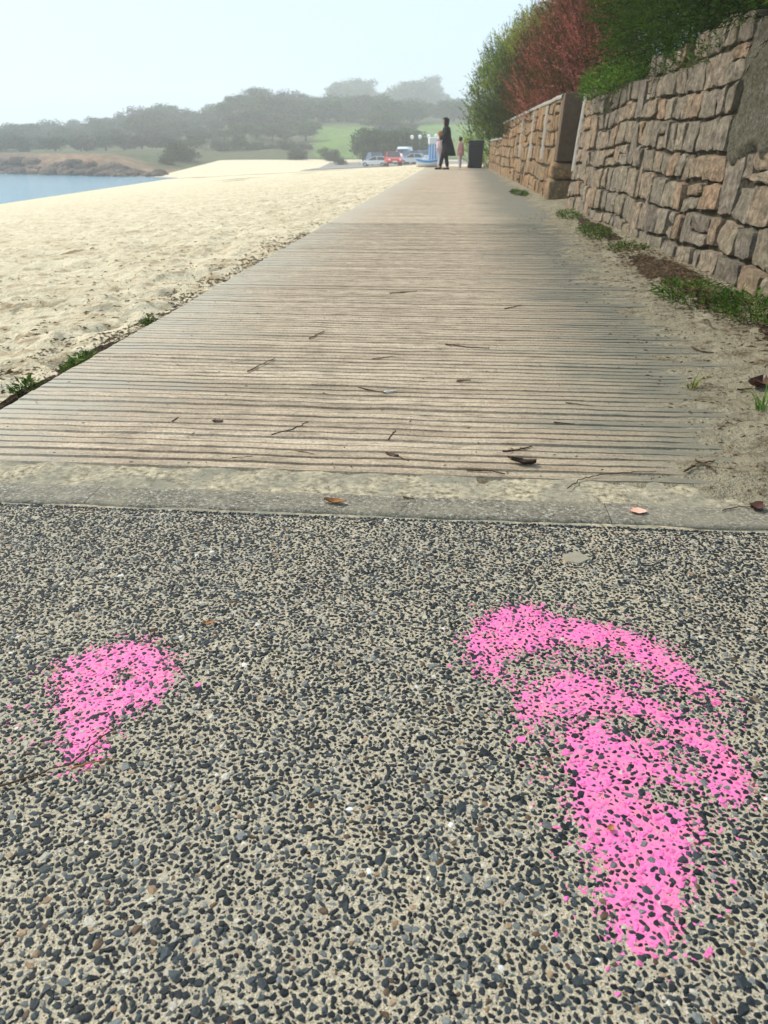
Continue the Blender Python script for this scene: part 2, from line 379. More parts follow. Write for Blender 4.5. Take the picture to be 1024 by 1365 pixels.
colg = np.where(bk[:, None], np.array([0.10, 0.075, 0.05])*(1-n2_)+np.array([0.30, 0.19, 0.11])*n2_, colg)
gb = NB('hill_ground', 0.95, 0.1); gb.col(gb.mix(1.0, gb.attr(), gb.ramp(gb.noise(gb.world(), 0.8, 5, 0.7), [(0.3, 0.6), (0.7, 1.4)]), 'MULTIPLY'))
link('hillside', mesh_np('hillside', v_, f_, col=colg*1.0, smooth=True), gb.m, kind='structure')

# sea
b = NB('sea_water', 0.12, 0.5); v = b.world((1, 2.2, 1)); n = b.noise(v, 1.6, 5, 0.6); n2 = b.noise(b.world(), 0.06, 3)
b.col(b.mix(n2, (0.055, 0.20, 0.30), (0.10, 0.28, 0.37))); b.bump(n, 0.12, 0.5); M['sea'] = b.m
xs_ = np.linspace(-430, -18, 90); ys_ = np.linspace(-30, 260, 90); A, B = np.meshgrid(xs_, ys_)
link('sea', mesh_np('sea', np.stack([A, B, np.full_like(A, SEA)+0.02*fbm(A, B, 4)], -1).reshape(-1, 3), grid_faces(90, 90), smooth=True), M['sea'], kind='structure')

# ------------------------------------------------------------------ paving with exposed stone chips
PAV_Y1 = 1.488
xp = np.arange(-4.0, 4.001, 0.04)
yp = np.concatenate([np.arange(-3.0, 1.40, 0.04), np.linspace(1.40, PAV_Y1, 6)])
A, B = np.meshgrid(xp, yp); C_ = (fbm(A*3, B*3, 41, 3)-0.5)*0.004
edge = (np.arange(len(yp)) == len(yp)-1)[:, None]
B = B+np.where(edge, (vn(A*9, 0*A, 44)-0.5)*0.012, 0); C_ = C_-np.where(edge, 0.002, 0)
PH = lambda x, y: (fbm(np.asarray(x)*3, np.asarray(y)*3, 41, 3)-0.5)*0.004
pav = link('pavement', mesh_np('pavement', np.stack([A, B, C_], -1).reshape(-1, 3), grid_faces(len(yp), len(xp)), smooth=True), M['mortar'], kind='structure')

def inpoly(px, py, poly):
    px = np.asarray(px); py = np.asarray(py); r = np.zeros(px.shape, bool); n = len(poly); j = n-1
    for i in range(n):
        xi, yi = poly[i]; xj, yj = poly[j]
        cnd = ((yi > py) != (yj > py)) & (px < (xj-xi)*(py-yi)/((yj-yi) if yj != yi else 1e-9)+xi)
        r ^= cnd; j = i
    return r
PA = [(0.032, 1.04), (0.079, 1.135), (0.138, 1.157), (0.203, 1.114), (0.28, 1.106), (0.347, 1.058), (0.379, 0.999), (0.411, 0.952), (0.411, 0.914), (0.399, 0.898), (0.367, 0.933), (0.345, 0.962), (0.312, 0.993), (0.268, 1.033), (0.2, 1.045), (0.128, 1.02), (0.09, 0.999), (0.096, 0.908), (0.084, 0.923), (0.053, 0.978)]
PB = [(0.105, 0.894), (0.164, 0.954), (0.213, 0.984), (0.254, 0.954), (0.293, 0.926), (0.335, 0.885), (0.375, 0.858), (0.396, 0.806), (0.388, 0.745), (0.350, 0.705), (0.326, 0.742), (0.348, 0.778), (0.338, 0.815), (0.322, 0.852), (0.268, 0.872), (0.232, 0.883), (0.203, 0.873), (0.165, 0.87), (0.136, 0.867), (0.125, 0.793), (0.113, 0.837)]
PC = [(0.175, 0.836), (0.219, 0.861), (0.244, 0.842), (0.296, 0.834), (0.314, 0.75), (0.304, 0.727), (0.28, 0.764), (0.257, 0.774), (0.238, 0.721), (0.284, 0.709), (0.316, 0.696), (0.284, 0.636), (0.268, 0.592), (0.243, 0.535), (0.222, 0.522), (0.203, 0.509), (0.191, 0.53), (0.185, 0.556), (0.183, 0.583), (0.182, 0.627), (0.158, 0.672), (0.159, 0.714), (0.169, 0.76)]
PL = [(-0.586, 0.909), (-0.57, 0.948), (-0.528, 0.984), (-0.498, 0.994), (-0.454, 0.982), (-0.423, 0.954), (-0.407, 0.896), (-0.402, 0.85), (-0.425, 0.835), (-0.452, 0.80), (-0.446, 0.763), (-0.436, 0.72), (-0.434, 0.706), (-0.463, 0.711), (-0.496, 0.729), (-0.505, 0.756), (-0.512, 0.796), (-0.556, 0.842)]
PR = [(0.05, 1.13), (0.17, 1.16), (0.36, 1.06), (0.42, 0.93), (0.38, 0.72), (0.33, 0.66), (0.28, 0.51), (0.18, 0.50), (0.15, 0.66), (0.10, 0.84)]
GS = 0.0036
class Field:
    """how much paint lies where: 1 in the strokes, less in the overspray round them"""
    def __init__(s, x0, x1, y0, y1, polys, soft, over, overv):
        s.x0, s.y0 = x0, y0
        s.xs = np.arange(x0, x1, GS); s.ys = np.arange(y0, y1, GS); A, B = np.meshgrid(s.xs, s.ys)
        wx = A+(fbm(A*22, B*22, 51, 4)-0.5)*0.034; wy = B+(fbm(A*22, B*22, 57, 4)-0.5)*0.034
        d = np.zeros(A.shape)
        for p in polys: d = np.maximum(d, inpoly(wx, wy, p).astype(float))
        def blur(a, k):
            for ax in (0, 1):
                c = np.cumsum(np.pad(a, [(k+1, k) if q == ax else (0, 0) for q in (0, 1)], mode='edge'), axis=ax)
                n = a.shape[ax]
                a = (np.take(c, np.arange(n)+2*k+1, axis=ax)-np.take(c, np.arange(n), axis=ax))/(2*k+1)
            return a
        core = blur(blur(d, soft), soft)
        o = blur(blur(inpoly(wx, wy, over).astype(float), 14), 14)*overv
        s.d = np.clip(np.maximum(core*0.97*(0.72+0.5*fbm(A*26, B*26, 61, 3)), np.maximum(o, blur(core, 16)*0.26)), 0, 1)
        s.A, s.B = A, B
    def at(s, x, y):
        j = np.clip(((x-s.x0)/GS).astype(int), 0, len(s.xs)-1); i = np.clip(((y-s.y0)/GS).astype(int), 0, len(s.ys)-1)
        inside = (x > s.xs[0]) & (x < s.xs[-1]) & (y > s.ys[0]) & (y < s.ys[-1])
        return np.where(inside, s.d[i, j], 0)
FR = Field(-0.02, 0.48, 0.46, 1.22, [PA, PB, PC], 5, PR, 0.25)
hole = lambda A, B: 0.75*np.exp(-(((A+0.475)/0.018)**2+((B-0.905)/0.02)**2))
FL = Field(-0.74, -0.34, 0.62, 1.06, [PL], 6, [(-0.66, 0.90), (-0.56, 1.0), (-0.48, 1.01), (-0.44, 0.72), (-0.52, 0.68), (-0.60, 0.74)], 0.13)
FL.d = np.clip(FL.d-hole(FL.A, FL.B), 0, 1)

# chips: thrown from large to small, no overlaps
CX0, CX1, CY0, CY1 = -1.20, 1.00, 0.32, PAV_Y1-0.004
RES = 0.0007
occ = np.zeros((int((CX1-CX0)/RES)+40, int((CY1-CY0)/RES)+40), bool)
pts = []
area = (CX1-CX0)*(CY1-CY0)
def throw(r, n):
    k = max(1, int(round(r*(0.68 if r > 0.004 else 0.60)/RES))); g = np.arange(-k, k+1)
    disc = (g[:, None]**2+g[None, :]**2) <= k*k
    ux = rng.uniform(CX0, CX1, n); uy = rng.uniform(CY0, CY1, n)
    ix = ((ux-CX0)/RES).astype(int)+20; iy = ((uy-CY0)/RES).astype(int)+20
    pre = ~occ[ix, iy] & (rng.random(n) < np.clip(0.6+1.2*(fbm(ux*9, uy*9, 88, 3)-0.25), 0.4, 1))
    for a, bb, x, y in zip(ix[pre].tolist(), iy[pre].tolist(), ux[pre].tolist(), uy[pre].tolist()):
        blk = occ[a-k:a+k+1, bb-k:bb+k+1]
        if not (blk & disc).any():
            blk |= disc; pts.append((x, y, r))
for r, dens in ((0.0082, 160), (0.0070, 800), (0.0059, 4000), (0.0049, 15000), (0.0041, 42000), (0.0033, 90000), (0.0026, 110000)):
    throw(r, int(dens*area))
pts = np.array(pts); N = len(pts)
ico_bm = bmesh.new(); bmesh.ops.create_icosphere(ico_bm, subdivisions=1, radius=1.0)
IV = np.array([v.co[:] for v in ico_bm.verts]); IF = np.array([[v.index for v in f.verts] for f in ico_bm.faces]); ico_bm.free()
variants = []
for k in range(40):
    q = IV*rng.uniform(0.55, 1.30, (len(IV), 1))
    q = q@np.array(Euler(rng.uniform(0, 6.28, 3)).to_matrix())
    q[:, 2] = np.minimum(q[:, 2], rng.uniform(0.45, 0.8))            # worn tops
    variants.append(q)
variants = np.array(variants)
px_, py_, pr_ = pts.T
var = rng.integers(0, 40, N)
sc = np.stack([pr_*rng.uniform(0.85, 1.35, N), pr_*rng.uniform(0.6, 1.05, N), pr_*rng.uniform(0.5, 0.85, N)], -1)
th = rng.uniform(0, 6.283, N); ct, sn = np.cos(th), np.sin(th)
pi_ = None
VV = variants[var]*sc[:, None, :]
tl = rng.normal(0, 0.16, N)[:, None]; VV[:, :, 2] += VV[:, :, 0]*tl
x2 = VV[:, :, 0]*ct[:, None]-VV[:, :, 1]*sn[:, None]; y2 = VV[:, :, 0]*sn[:, None]+VV[:, :, 1]*ct[:, None]
top = VV[:, :, 2].max(1)
prot = rng.uniform(0.0004, 0.0016, N)+pr_*0.10
VV = np.stack([x2, y2, VV[:, :, 2]-top[:, None]+prot[:, None]], -1)
PAL = np.array([[0.016, 0.023, 0.028], [0.026, 0.035, 0.041], [0.042, 0.054, 0.060], [0.075, 0.094, 0.10], [0.15, 0.16, 0.15], [0.10, 0.065, 0.04], [0.30, 0.20, 0.12], [0.45, 0.41, 0.33], [0.62, 0.61, 0.57]])
pi_ = rng.choice(9, N, p=[0.22, 0.25, 0.21, 0.17, 0.085, 0.024, 0.010, 0.029, 0.002])
cc = PAL[pi_]*np.where(pi_ < 4, 0.52, 0.9)[:, None]*rng.uniform(0.75, 1.3, (N, 1))
pd = np.maximum(FR.at(px_, py_), FL.at(px_, py_))
hit = rng.random(N) < pd**1.7*np.where(pr_ < 0.0038, 0.72, 0.45)
cc[hit] = np.array([0.80, 0.15, 0.40])*rng.uniform(0.75, 1.05, (hit.sum(), 1))
base_z = PH(px_, py_)
W = VV+np.stack([px_, py_, base_z], -1)[:, None, :]
dist = np.sqrt(px_**2+py_**2+CAM_H**2)
inframe = (py_ > 0.42) & (py_ < 0.8) & (np.abs(px_+0.03) < 0.35+0.25*(py_-0.42))
score = np.where(inframe, np.maximum(sc[:, 0], sc[:, 1])/dist, 0)
big = np.argsort(-score)[:300]
for i in big:
    me = mesh_np('stone_chip', VV[i], IF, col=cc[i])
    link('stone_chip', me, M['chip'], pav, (px_[i], py_[i], base_z[i]))
rest = np.ones(N, bool); rest[big] = False
small = rest & (pr_ < 0.0030); rest &= ~small
m_ = rest.sum(); Fr = (IF[None]+(np.arange(m_)*len(IV))[:, None, None]).reshape(-1, 3)
OV = np.array([[1, 0, 0], [0, 1, 0], [-1, 0, 0], [0, -1, 0], [0, 0, 1], [0, 0, -1.0]]); OF = np.array([[0, 1, 4], [1, 2, 4], [2, 3, 4], [3, 0, 4]])
ms = small.sum(); Vs_ = OV[None]*np.stack([sc[small, 0], sc[small, 1], np.full(ms, 0.002)], -1)[:, None, :]*rng.uniform(0.7, 1.15, (ms, 6, 1))
Vs_[:, 4, :2] = rng.normal(0, 0.25, (ms, 2))*sc[small, 1][:, None]; Vs_[:, 4, 2] = prot[small]; Vs_[:, :4, 2] = -0.0012
ca_, sa_ = ct[small][:, None], sn[small][:, None]
Vs_ = np.stack([Vs_[..., 0]*ca_-Vs_[..., 1]*sa_+px_[small][:, None], Vs_[..., 0]*sa_+Vs_[..., 1]*ca_+py_[small][:, None], Vs_[..., 2]+base_z[small][:, None]], -1)[:, :5]
Fs_ = (OF[None]+(np.arange(ms)*5)[:, None, None]).reshape(-1, 3)
Vj, Fj = join([(W[rest].reshape(-1, 3), Fr), (Vs_.reshape(-1, 3), Fs_)])
link('stone_chips', mesh_np('stone_chips', Vj, Fj, col=np.vstack([np.repeat(cc[rest], len(IV), 0), np.repeat(cc[small], 5, 0)])), M['chip'], pav, kind='stuff')
print('chips', N)

# pink marks: thin paint skins on the mortar, chips stand through them
def paint(field, label, seed):
    d = field.d; nr, nc = d.shape
    r_ = np.random.default_rng(seed).random(d.shape)
    fn = fbm(field.A*260, field.B*260, seed, 2)
    keep = d > 0.16+0.85*fn*0.9
    keep |= r_ < np.clip(d-0.02, 0, 1)*0.62
    keep &= r_ > 0.02
    ii, jj = np.nonzero(keep[:-1, :-1])
    zz = PH(field.A, field.B)+0.0003+0.0004*fn
    VVV = np.stack([field.A, field.B, zz], -1).reshape(-1, 3)
    q = np.stack([ii*nc+jj, ii*nc+jj+1, (ii+1)*nc+jj+1, (ii+1)*nc+jj], -1)
    u, inv = np.unique(q, return_inverse=True)
    o = link('paint_mark', mesh_np('paint_mark', VVV[u], inv.reshape(-1, 4).astype(np.int32), smooth=True), M['pink'])
    return tag(o, label, 'paint mark')
paint(FR, 'large pink sprayed mark of curved strokes tapering to a tail on the speckled paving', 71)
paint(FL, 'small pink sprayed comma-shaped blotch crossed by thin twigs on the speckled paving', 73)
q = IV*np.random.default_rng(5).uniform(0.8, 1.15, (len(IV), 1))*np.array([0.034, 0.026, 0.007]); q[:, 2] = np.minimum(q[:, 2], 0.0035)
o = link('flat_stone', mesh_np('flat_stone', q, IF), M['flatstone'], loc=(0.25, 1.337, 0.0))
tag(o, 'flat buff stone bedded in the dark speckled paving near the kerb', 'stone')

# ------------------------------------------------------------------ kerb and sandy mortar strip
kerb = link('kerb', None, kind='structure'); kerb.location = (0, 1.55, 0)
joints = [-3.2, -2.0, -0.807, 0.351, 1.30, 2.0]
for a, c in zip(joints[:-1], joints[1:]):
    n = max(8, int((c-a)/0.02)); m = 10
    u = np.linspace(a+0.0006, c-0.0006, n); vv = np.array([-0.054, -0.052, -0.047, -0.03, -0.01, 0.01, 0.03, 0.046, 0.051, 0.053]); zz = np.array([-0.05, -0.006, 0, 0, 0, 0, 0, 0, -0.005, -0.05])
    A, B = np.meshgrid(u, vv); C_ = np.repeat(zz[:, None], n, 1)+0.0035+(fbm(A*30, B*30, 91, 3)-0.5)*0.0035
    B = B+(fbm(A*14, B*0+3, 93, 3)-0.5)*0.012+A*0.008
    link('kerb_stone', mesh_np('kerb_stone', np.stack([A, B, C_], -1).reshape(-1, 3), grid_faces(m, n), smooth=True), M['kerb'], kerb)
n = 420; u = np.linspace(-4, 1.6, n); vv = np.linspace(1.470, 1.80, 34); A, B = np.meshgrid(u, vv)
C_ = -0.004+(fbm(A*16, B*16, 97, 4)-0.5)*0.016
C_ = np.where(B < 1.60, -0.006+0.010*fbm(A*11, B*11, 98, 3)*sst(1.525, 1.49, B), C_)
C_ = np.where(B > 1.74, C_-0.012*sst(1.74, 1.775, B), C_)
C_ = np.where(B < 1.485, C_-0.012*sst(1.487, 1.470, B), C_)
link('sandy_strip', mesh_np('sandy_strip', np.stack([A, B, C_], -1).reshape(-1, 3), grid_faces(34, n), smooth=True), M['strip'], kind='structure')

# ------------------------------------------------------------------ ribbed concrete path
PIT = 0.0465; Y0 = 1.735; NR = 150
prof_u = np.array([0.0, 0.08, 0.13, 0.18, 0.5, 0.89, 0.95]); prof_d = np.array([1.0, 0.95, 0.45, 0.03, 0.0, 0.02, 0.5])
rows = (Y0+PIT*np.arange(NR)[:, None]+PIT*prof_u[None, :]).ravel(); dep = np.tile(prof_d, NR)
u = np.concatenate([[-1.40, -1.372], np.linspace(-1.365, 1.5, 132)])
A, B = np.meshgrid(u, rows); D = np.repeat(dep[:, None], len(u), 1)
kk = np.repeat(np.repeat(np.arange(NR), len(prof_u))[:, None], len(u), 1)
wear = 0.45+1.0*fbm(A*0.9, kk*0.37, 101, 3)*(0.5+1.0*vn(kk*7.7, kk*0, 104))     # grooves fade in and out
wear *= 1-0.35*sst(-0.2, -1.3, A)
B = B+(fbm(A*2.2, kk*5.0, 103, 3)-0.5)*0.006
C_ = -0.0145*D*wear+(fbm(A*6, B*6, 105, 3)-0.5)*0.006+(vn(kk*3.1, kk*0+1, 107)-0.5)*0.0035+(fbm(A*30, B*60, 109, 2)-0.5)*0.0022
C_[:, 0] = -0.06; C_[:, 1] -= 0.003
A[:, :2] += ((fbm(rows*3, rows*0, 111, 3)-0.5)*0.03)[:, None]
V1 = np.stack([A, B, C_], -1).reshape(-1, 3); F1 = grid_faces(len(rows), len(u))
yend = rows[-1]
rf = np.concatenate([[yend], yend+np.cumsum(0.05*1.035**np.arange(88))]); rf = rf[rf < 62]
uf = np.concatenate([[-1.40, -1.372], np.linspace(-1.365, 1.5, 70)])
A2, B2 = np.meshgrid(uf, rf); C2 = (fbm(A2*6, B2*3, 105, 3)-0.5)*0.006-0.95*sst(40, 100, B2)+0.004*sst(yend, yend+2, B2)-0.003
A2[:, :2] += ((fbm(rf*3, rf*0, 111, 3)-0.5)*0.03)[:, None]; C2[:, 0] -= 0.06
V2 = np.stack([A2, B2, C2], -1).reshape(-1, 3)
VV_, FF_ = join([(V1, F1), (V2, grid_faces(len(rf), len(uf)))])
link('path', mesh_np('path', VV_, FF_, smooth=False), M['path'], kind='structure')

# sand lying in the grooves and drifted up on the right-hand margin
yv = np.concatenate([np.arange(1.60, 6.0, 0.0155), 6.0+np.cumsum(0.0155*1.022**np.arange(180))]); yv = yv[yv < 36]
xv = np.concatenate([np.linspace(-1.33, 0.3, 60), np.linspace(0.31, 1.66, 120)])
A, B = np.meshgrid(xv, yv)
marg = 0.86-0.24*sst(2.3, 1.75, B)+0.05*np.clip(B-2, 0, 8)*0.55+(fbm(A*0+2, B*1.1, 121, 4)-0.5)*0.30
st_ = 0.5*fbm(A*3.2, B*22, 123, 4)+0.5*fbm(A*14, B*18, 124, 4)
lvl = -0.0056+(fbm(A*1.6, B*7, 125, 4)-0.5)*0.006+(fbm(A*12, B*30, 126, 3)-0.5)*0.003-0.0028*sst(0.3, -0.6, A)
rise = sst(-0.36, 0.16, A-marg)
lvl = lvl+rise*(0.0078+0.020*(st_-0.5))+sst(0.0, 0.55, A-marg)*(0.035+0.03*(fbm(A*3, B*3, 127, 4)-0.5))
lvl = lvl+sst(0.0, 0.2, A-marg)*(fbm(A*17, B*17, 129, 3)-0.5)*0.022
lvl = np.where(B > 8.5, lvl-0.004*sst(8.5, 9.5, B)*(1-rise), lvl)
kf = sst(1.62, 1.79, B+(fbm(A*5, B*5, 130, 3)-0.5)*0.10); lvl = np.where(B < 1.85, lvl*kf-0.012*(1-kf), lvl)
link('sand_drift', mesh_np('sand_drift', np.stack([A, B, lvl], -1).reshape(-1, 3), grid_faces(len(yv), len(xv)), smooth=True), M['verge'], kind='structure')
def verge_z(x, y):
    i = np.argmin(abs(yv-y)); j = np.argmin(abs(xv-x)); return max(float(lvl[i, j]), -0.001)
# right of the kerb the sand goes on to the wall foot
A, B = np.meshgrid(np.linspace(0.95, 1.66, 60), np.linspace(-1.0, 1.70, 120))
C_ = 0.004-0.03*sst(1.25, 0.98, A+(fbm(B*3, B*0, 132, 3)-0.5)*0.2)+(fbm(A*9, B*9, 131, 4)-0.5)*0.03*sst(1.0, 1.3, A)+0.03*sst(1.1, 1.6, A)
link('sand_verge', mesh_np('sand_verge', np.stack([A, B, C_], -1).reshape(-1, 3), grid_faces(120, 60), smooth=True), M['verge'], kind='structure')
def blob_sheet(name, cx, cy, rx, ry, h, m, seed, n=40, zf=None, kind='structure'):
    g = np.linspace(-1.25, 1.25, n); A, B = np.meshgrid(g, g)
    r = np.hypot(A, B)+(fbm(A*2.5+seed, B*2.5, seed, 4)-0.5)*0.9
    H_ = h*sst(1.0, 0.3, r)+(fbm(A*9, B*9, seed+3, 3)-0.5)*h*0.9-h*0.35
    X_ = cx+A*rx; Y_ = cy+B*ry
    Z_ = H_+(np.vectorize(zf)(X_, Y_) if zf else 0)
    f = grid_faces(n, n); mk = (r.ravel()[f].min(1) < 1.05); f = f[mk]
    u_, inv = np.unique(f, return_inverse=True)
    return link(name, mesh_np(name, np.stack([X_, Y_, Z_], -1).reshape(-1, 3)[u_], inv.reshape(-1, 4).astype(np.int32), smooth=True), m, kind=kind)
blob_sheet('soil', 1.30, 5.0, 0.19, 1.25, 0.02, M['soil'], 141, zf=verge_z)
blob_sheet('soil', 1.42, 3.1, 0.22, 0.6, 0.02, M['soil'], 143, zf=verge_z)
blob_sheet('soil', 1.33, 8.0, 0.16, 1.6, 0.015, M['soil'], 145, zf=verge_z)
def beach_z(x, y): return float(gz(x, y))+0.012
for k, (x, y, rx, ry) in enumerate([(-1.43, 2.40, 0.035, 0.20), (-1.44, 2.95, 0.04, 0.25)]):
    blob_sheet('soil', x, y, rx, ry, 0.012, M['soil'], 150+k, zf=beach_z)

# ------------------------------------------------------------------ stone walls
def wall_frame(p0, p1, batter):
    p0 = np.array(p0, float); p1 = np.array(p1, float); d = p1-p0; L = np.linalg.norm(d); d = d/L
    nrm = np.array([-d[1], d[0]])                     # towards the path for a wall running +Y
    def P(s, t, o):
        s, t, o = np.broadcast_arrays(np.asarray(s, float), np.asarray(t, float), np.asarray(o, float))
        q = o-batter*t
        return np.stack([p0[0]+d[0]*s+nrm[0]*q, p0[1]+d[1]*s+nrm[1]*q, t], -1)
    return P, L
def stone_mesh(P, quad, proud, seed, nu, nv, origin):
    r = np.random.default_rng(seed)
    e = np.concatenate([[-1, -0.93], np.linspace(-0.72, 0.72, nu-4), [0.93, 1]]); f = np.concatenate([[-1, -0.92], np.linspace(-0.68, 0.68, nv-4), [0.92, 1]])
    U, W_ = np.meshgrid(e, f)
    k = 1-r.uniform(0.03, 0.12)*(U**4)*(W_**4); U2 = U*k; W2 = W_*k
    a = (U2+1)/2; c = (W2+1)/2
    q = np.array(quad)                                # bl, br, tr, tl in (s,t)
    st = (q[0]*((1-a)*(1-c))[..., None]+q[1]*(a*(1-c))[..., None]+q[2]*(a*c)[..., None]+q[3]*((1-a)*c)[..., None])
    s, t = st[..., 0], st[..., 1]
    em = np.maximum(abs(U), abs(W_)) > 0.9
    s = s+np.where(em, 1, 0.4)*(fbm(s*18, t*18, seed % 97, 3)-0.5)*0.034; t = t+np.where(em, 1, 0.4)*(fbm(s*18+40, t*18, seed % 89, 3)-0.5)*0.034
    m = np.maximum(abs(U), abs(W_)); rim = np.where(m >= 0.999, 0.12, np.where(m > 0.9, 0.93, 1.0))
    face = U*r.normal(0, 0.005)+W_*r.normal(0, 0.005)+(fbm(s*22, t*22, seed % 83, 3)-0.5)*0.026+r.normal(0, 0.0022, U.shape)
    # a broken corner or two
    cu, cw = r.choice([-1, 1], 2); face -= r.choice([0, 0, 0.012])*np.clip(U*cu+W_*cw-0.7, 0, 2)
    o = -0.035+rim*(0.035+proud)+rim*face
    V = P(s, t, o).reshape(-1, 3); nr, nc = U.shape
    F = grid_faces(nr, nc)
    idx = np.arange(nr*nc).reshape(nr, nc)
    loop = np.concatenate([idx[0, :], idx[1:, -1], idx[-1, -2::-1], idx[-2:0:-1, 0]])
    back = P(s.ravel()[loop], t.ravel()[loop], -0.10); n0 = len(V); nl = len(loop)
    V = np.vstack([V, back]); a_ = np.arange(nl); b_ = (a_+1) % nl
    sk = np.stack([loop[b_], loop[a_], n0+a_, n0+b_], -1)
    return mesh_np('stone', V-origin, [np.vstack([F, sk])], smooth=False)
def build_wall(root, P, L, heights, wid, gap, m, seed, nu, nv, top_fn, s0=0.0, skip=None):
    """rough courses: upright and long stones, some split in two, some two courses high; the bed joints wander"""
    r = np.random.default_rng(seed); origin = np.array(root.location); t = -0.06; blocked = []; cnt = 0
    wob = lambda s, t: np.array([s+(0.0 if (s <= s0+1e-6 or s >= L-1e-6) else 1.0)*(0.03*(float(vn(s*3.1, t*3.3, seed))-0.5)+0.03*(float(vn(s*7.1, t*7.3, seed+5))-0.5)),
                                 t+0.10*(float(vn(s*0.9+9, t*1.2, seed+1))-0.5)+0.04*(float(vn(s*4.3+9, t*5.0, seed+2))-0.5)])
    for hi, h in enumerate(heights):
        nxt = heights[hi+1] if hi+1 < len(heights) else 0; nb_ = []; s = s0
        while s < L-1e-6:
            blk = [q for q in blocked if q[0] <= s+1e-6 < q[1]]
            if blk: s = blk[0][1]; continue
            w_ = r.uniform(*wid)*(0.75+0.25*h/0.19)
            if r.random() < 0.16: w_ *= 0.55
            e = min(s+w_, L); lim = min([q[0] for q in blocked if q[0] > s]+[L])
            if lim-e < 0.08: e = lim
            d = t+h; segs = [(t, d)]; u = r.random()
            if u < 0.09 and nxt and w_ > 0.16: segs = [(t, d+nxt)]; nb_.append((s, e))
            elif u < 0.19 and h > 0.16: k = r.uniform(0.4, 0.6); segs = [(t, t+h*k), (t+h*k, d)]
            for (a, c) in segs:
                if c-0.06 > top_fn(0.5*(s+e)): continue
                if skip and skip(0.5*(s+e), 0.5*(a+c)): continue
                g = gap*r.uniform(0.5, 1.5)/2; jt = lambda: r.normal(0, 0.006, 2)
                q = [wob(s, a)+(g, g)+jt(), wob(e, a)+(-g, g)+jt(), wob(e, c)+(-g, -g)+jt(), wob(s, c)+(g, -g)+jt()]
                link('stone', stone_mesh(P, q, r.uniform(0.006, 0.024), int(r.integers(1e6)), nu, nv, origin), m, root); cnt += 1
            s = e
        t += h; blocked = nb_
    return cnt
def wall_core(root, P, L, H, off, thick, m, s0=0.0, top_fn=None):
    n = max(4, int(L/0.12)); ss = np.linspace(s0, L, n); origin = np.array(root.location)
    tt = np.linspace(-0.15, 1, 12); S_, T_ = np.meshgrid(ss, tt)
    hh = np.array([top_fn(s) if top_fn else H for s in ss])[None, :]
    T_ = np.where(T_ < 0, T_, T_*hh)
    o = off+(fbm(S_*9, T_*9, 171, 3)-0.5)*0.02
    V = P(S_, T_, o).reshape(-1, 3); F = grid_faces(12, n)
    back = P(S_, T_, -thick+0*S_).reshape(-1, 3); F2 = grid_faces(12, n)[:, ::-1]+len(V)
    top = np.stack([np.arange(n-1)+11*n, np.arange(1, n)+11*n, np.arange(1, n)+11*n+len(V), np.arange(n-1)+11*n+len(V)], -1)
    c0 = np.arange(11)*n; cap0 = np.stack([c0+n, c0, c0+len(V), c0+n+len(V)], -1)
    c1 = c0+n-1; cap1 = np.stack([c1, c1+n, c1+n+len(V), c1+len(V)], -1)
    link('mortar_core', mesh_np('mortar_core', np.vstack([V, back])-origin, np.vstack([F, F2, top, cap0, cap1])), m, root)

# near wall
W1 = empty('stone_wall', (1.57, 0.4, 0), label='near grey-brown granite rubble wall with dark joints below the dark green tamarisk', cat='wall')
P1, L1 = wall_frame((1.575, 0.4), (1.447, 11.2), 0.085)
top1 = lambda s: 1.36+0.05*math.sin(s*1.3)+0.04*math.sin(s*3.7+1)
in_patch = lambda s, t: (2.6 < s < 4.75 and t > 0.66+0.06*math.sin(s*5)+0.4*max(0, s-4.2))
n1c = build_wall(W1, P1, L1, [0.22, 0.19, 0.21, 0.17, 0.20, 0.16, 0.18, 0.16], (0.15, 0.42), 0.015, M['stoneA'], 1201, 9, 8, top1, skip=in_patch)
wall_core(W1, P1, L1, 1.36, -0.018, 0.5, M['joint'], top_fn=lambda s: top1(s)-0.03)
# lichened render patch
ss = np.linspace(2.5, 5.05, 90); tt = np.linspace(0.56, 1.36, 44); A, B = np.meshgrid(ss, tt)
d_ = np.minimum(np.minimum(sst(2.5, 2.7, A), sst(5.02, 4.62, A-0.2*(B-0.9)+(fbm(A*6, B*6, 181, 3)-0.5)*0.4)), sst(0.56, 0.76, B+(fbm(A*6, B*6, 183, 3)-0.5)*0.2))
o_ = -0.06+0.09*d_+(fbm(A*14, B*14, 185, 4)-0.5)*0.045
link('render_patch', mesh_np('render_patch', P1(A, B, o_).reshape(-1, 3)-np.array(W1.location), grid_faces(44, 90), smooth=True), M['render'], W1)
# grey mortared strip on the far end edge
ss = np.array([L1-0.02, L1+0.035]); tt = np.linspace(0.45, 1.34, 14); Vs = []
pr = [(L1-0.16, 0.0), (L1-0.14, 0.022), (L1-0.02, 0.026), (L1+0.03, 0.012), (L1+0.034, -0.2)]
V = np.array([[P1(a+0.012*math.sin(t*9), t, o) for a, o in pr] for t in tt]).reshape(-1, 3)
link('edge_strip', mesh_np('edge_strip', V-np.array(W1.location), grid_faces(14, 5), smooth=True), M['greystrip'], W1)

